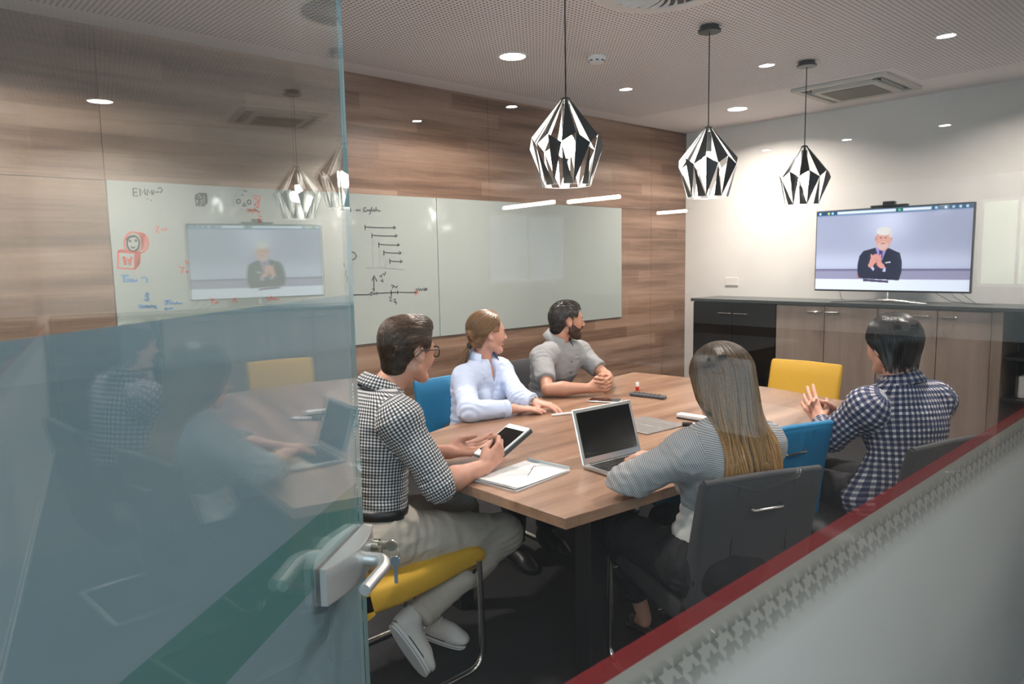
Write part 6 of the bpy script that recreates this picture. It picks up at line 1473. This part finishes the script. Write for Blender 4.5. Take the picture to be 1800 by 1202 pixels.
b = MB(); b.box(-0.085, 0.085, -0.045, 0.045, 0.001, 0.009, 0.004); b.build('body', 'satin', ph); b = MB(); b.box(-0.082, 0.082, -0.042, 0.042, 0.0088, 0.0096, 0.0004); b.build('screen', 'dark_screen', ph)
rm = empty('remote_control', (3.155, 2.335, ZT), math.radians(-82)); tag(rm, 'grey remote control lying near the middle of the table', 'remote')
b = MB(); b.box(-0.105, 0.105, -0.022, 0.022, 0.001, 0.019, 0.006); b.build('body', plain('grey remote shell', (0.07, 0.075, 0.085), 0.4), rm)
b = MB()
for i in range(7):
    for j in range(3): b.box(-0.085 + i * 0.024, -0.073 + i * 0.024, -0.014 + j * 0.011, -0.006 + j * 0.011, 0.0185, 0.0205, 0.001)
b.build('buttons', 'rubber', rm)
for (x, y_) in ((3.285, 2.505),):
    r = empty('glue_stick', (x, y_, ZT)); tag(r, 'short white stick with red cap standing behind the remote', 'marker'); b = MB(); b.lathe([(0.010, 0.001), (0.011, 0.004), (0.011, 0.022), (0.009, 0.023)], 20); b.build('cap', 'red_plastic', r, smooth=True); b = MB(); b.lathe([(0.0095, 0.0225), (0.0095, 0.045), (0.008, 0.047)], 20); b.build('barrel', 'white_plastic', r, smooth=True)
er = empty('board_eraser', (2.850, 1.855, ZT), math.radians(-88)); tag(er, 'white board eraser block left of the long-haired woman', 'eraser'); b = MB(); b.box(-0.075, 0.075, -0.022, 0.022, 0.006, 0.024, 0.005); b.build('grip', 'white_plastic', er); b = MB(); b.box(-0.073, 0.073, -0.020, 0.020, 0.001, 0.006); b.build('felt_pad', 'grey', er)
mk = empty('marker_pen', (2.745, 1.755, ZT), math.radians(-60)); tag(mk, 'white marker pen with black cap lying beside the white eraser', 'marker')
b = MB(); b.tube([(-0.070, 0, 0.010), (-0.025, 0, 0.010)], 0.0095, 16); b.build('cap', 'black', mk, smooth=True); b = MB(); b.tube([(-0.025, 0, 0.0095), (0.065, 0, 0.0095)], 0.0085, 16); b.build('barrel', 'white_plastic', mk, smooth=True)
# tablet in a folding cover held by the man in gingham
BLt = A3(1.630, 1.985, 0.800); TLt = A3(1.805, 1.982, 0.881); Lv = nz(TLt - BLt); Wv = nz(A3(-0.02, -1.0, 0.0)); Wv = nz(Wv - Lv * (Wv @ Lv)); Nv = np.cross(Wv, Lv)
if Nv @ (CAM - BLt) < 0: Nv = -Nv
LL = 0.195; WW = 0.116
tbm = Matrix(((Lv[0], Wv[0], Nv[0], BLt[0]), (Lv[1], Wv[1], Nv[1], BLt[1]), (Lv[2], Wv[2], Nv[2], BLt[2]), (0, 0, 0, 1)))
tr2 = empty('tablet', tuple(BLt)); tag(tr2, 'white tablet in a dark folding cover held by the man in gingham', 'tablet'); tbl = tbm.copy(); tbl.translation = (0, 0, 0)
b = MB(); b.box(0, LL, 0, WW, -0.008, 0.0, 0.003); b.build('body', 'white_plastic', tr2, T=tbl); b = MB(); b.box(0.026, LL - 0.026, 0.006, WW - 0.006, -0.0002, 0.0006); b.build('screen', 'dark_screen', tr2, T=tbl)
b = MB(); b.box(-0.003, LL + 0.003, -0.003, WW + 0.003, -0.0125, -0.0085, 0.0015); b.box(0.0, LL, WW + 0.003, WW + 0.007, -0.018, -0.004, 0.001); b.box(0.0, LL, 0.02, WW + 0.006, -0.020, -0.017, 0.001); b.build('folding_cover', plain('dark grey cover', (0.04, 0.045, 0.045), 0.5), tr2, T=tbl)
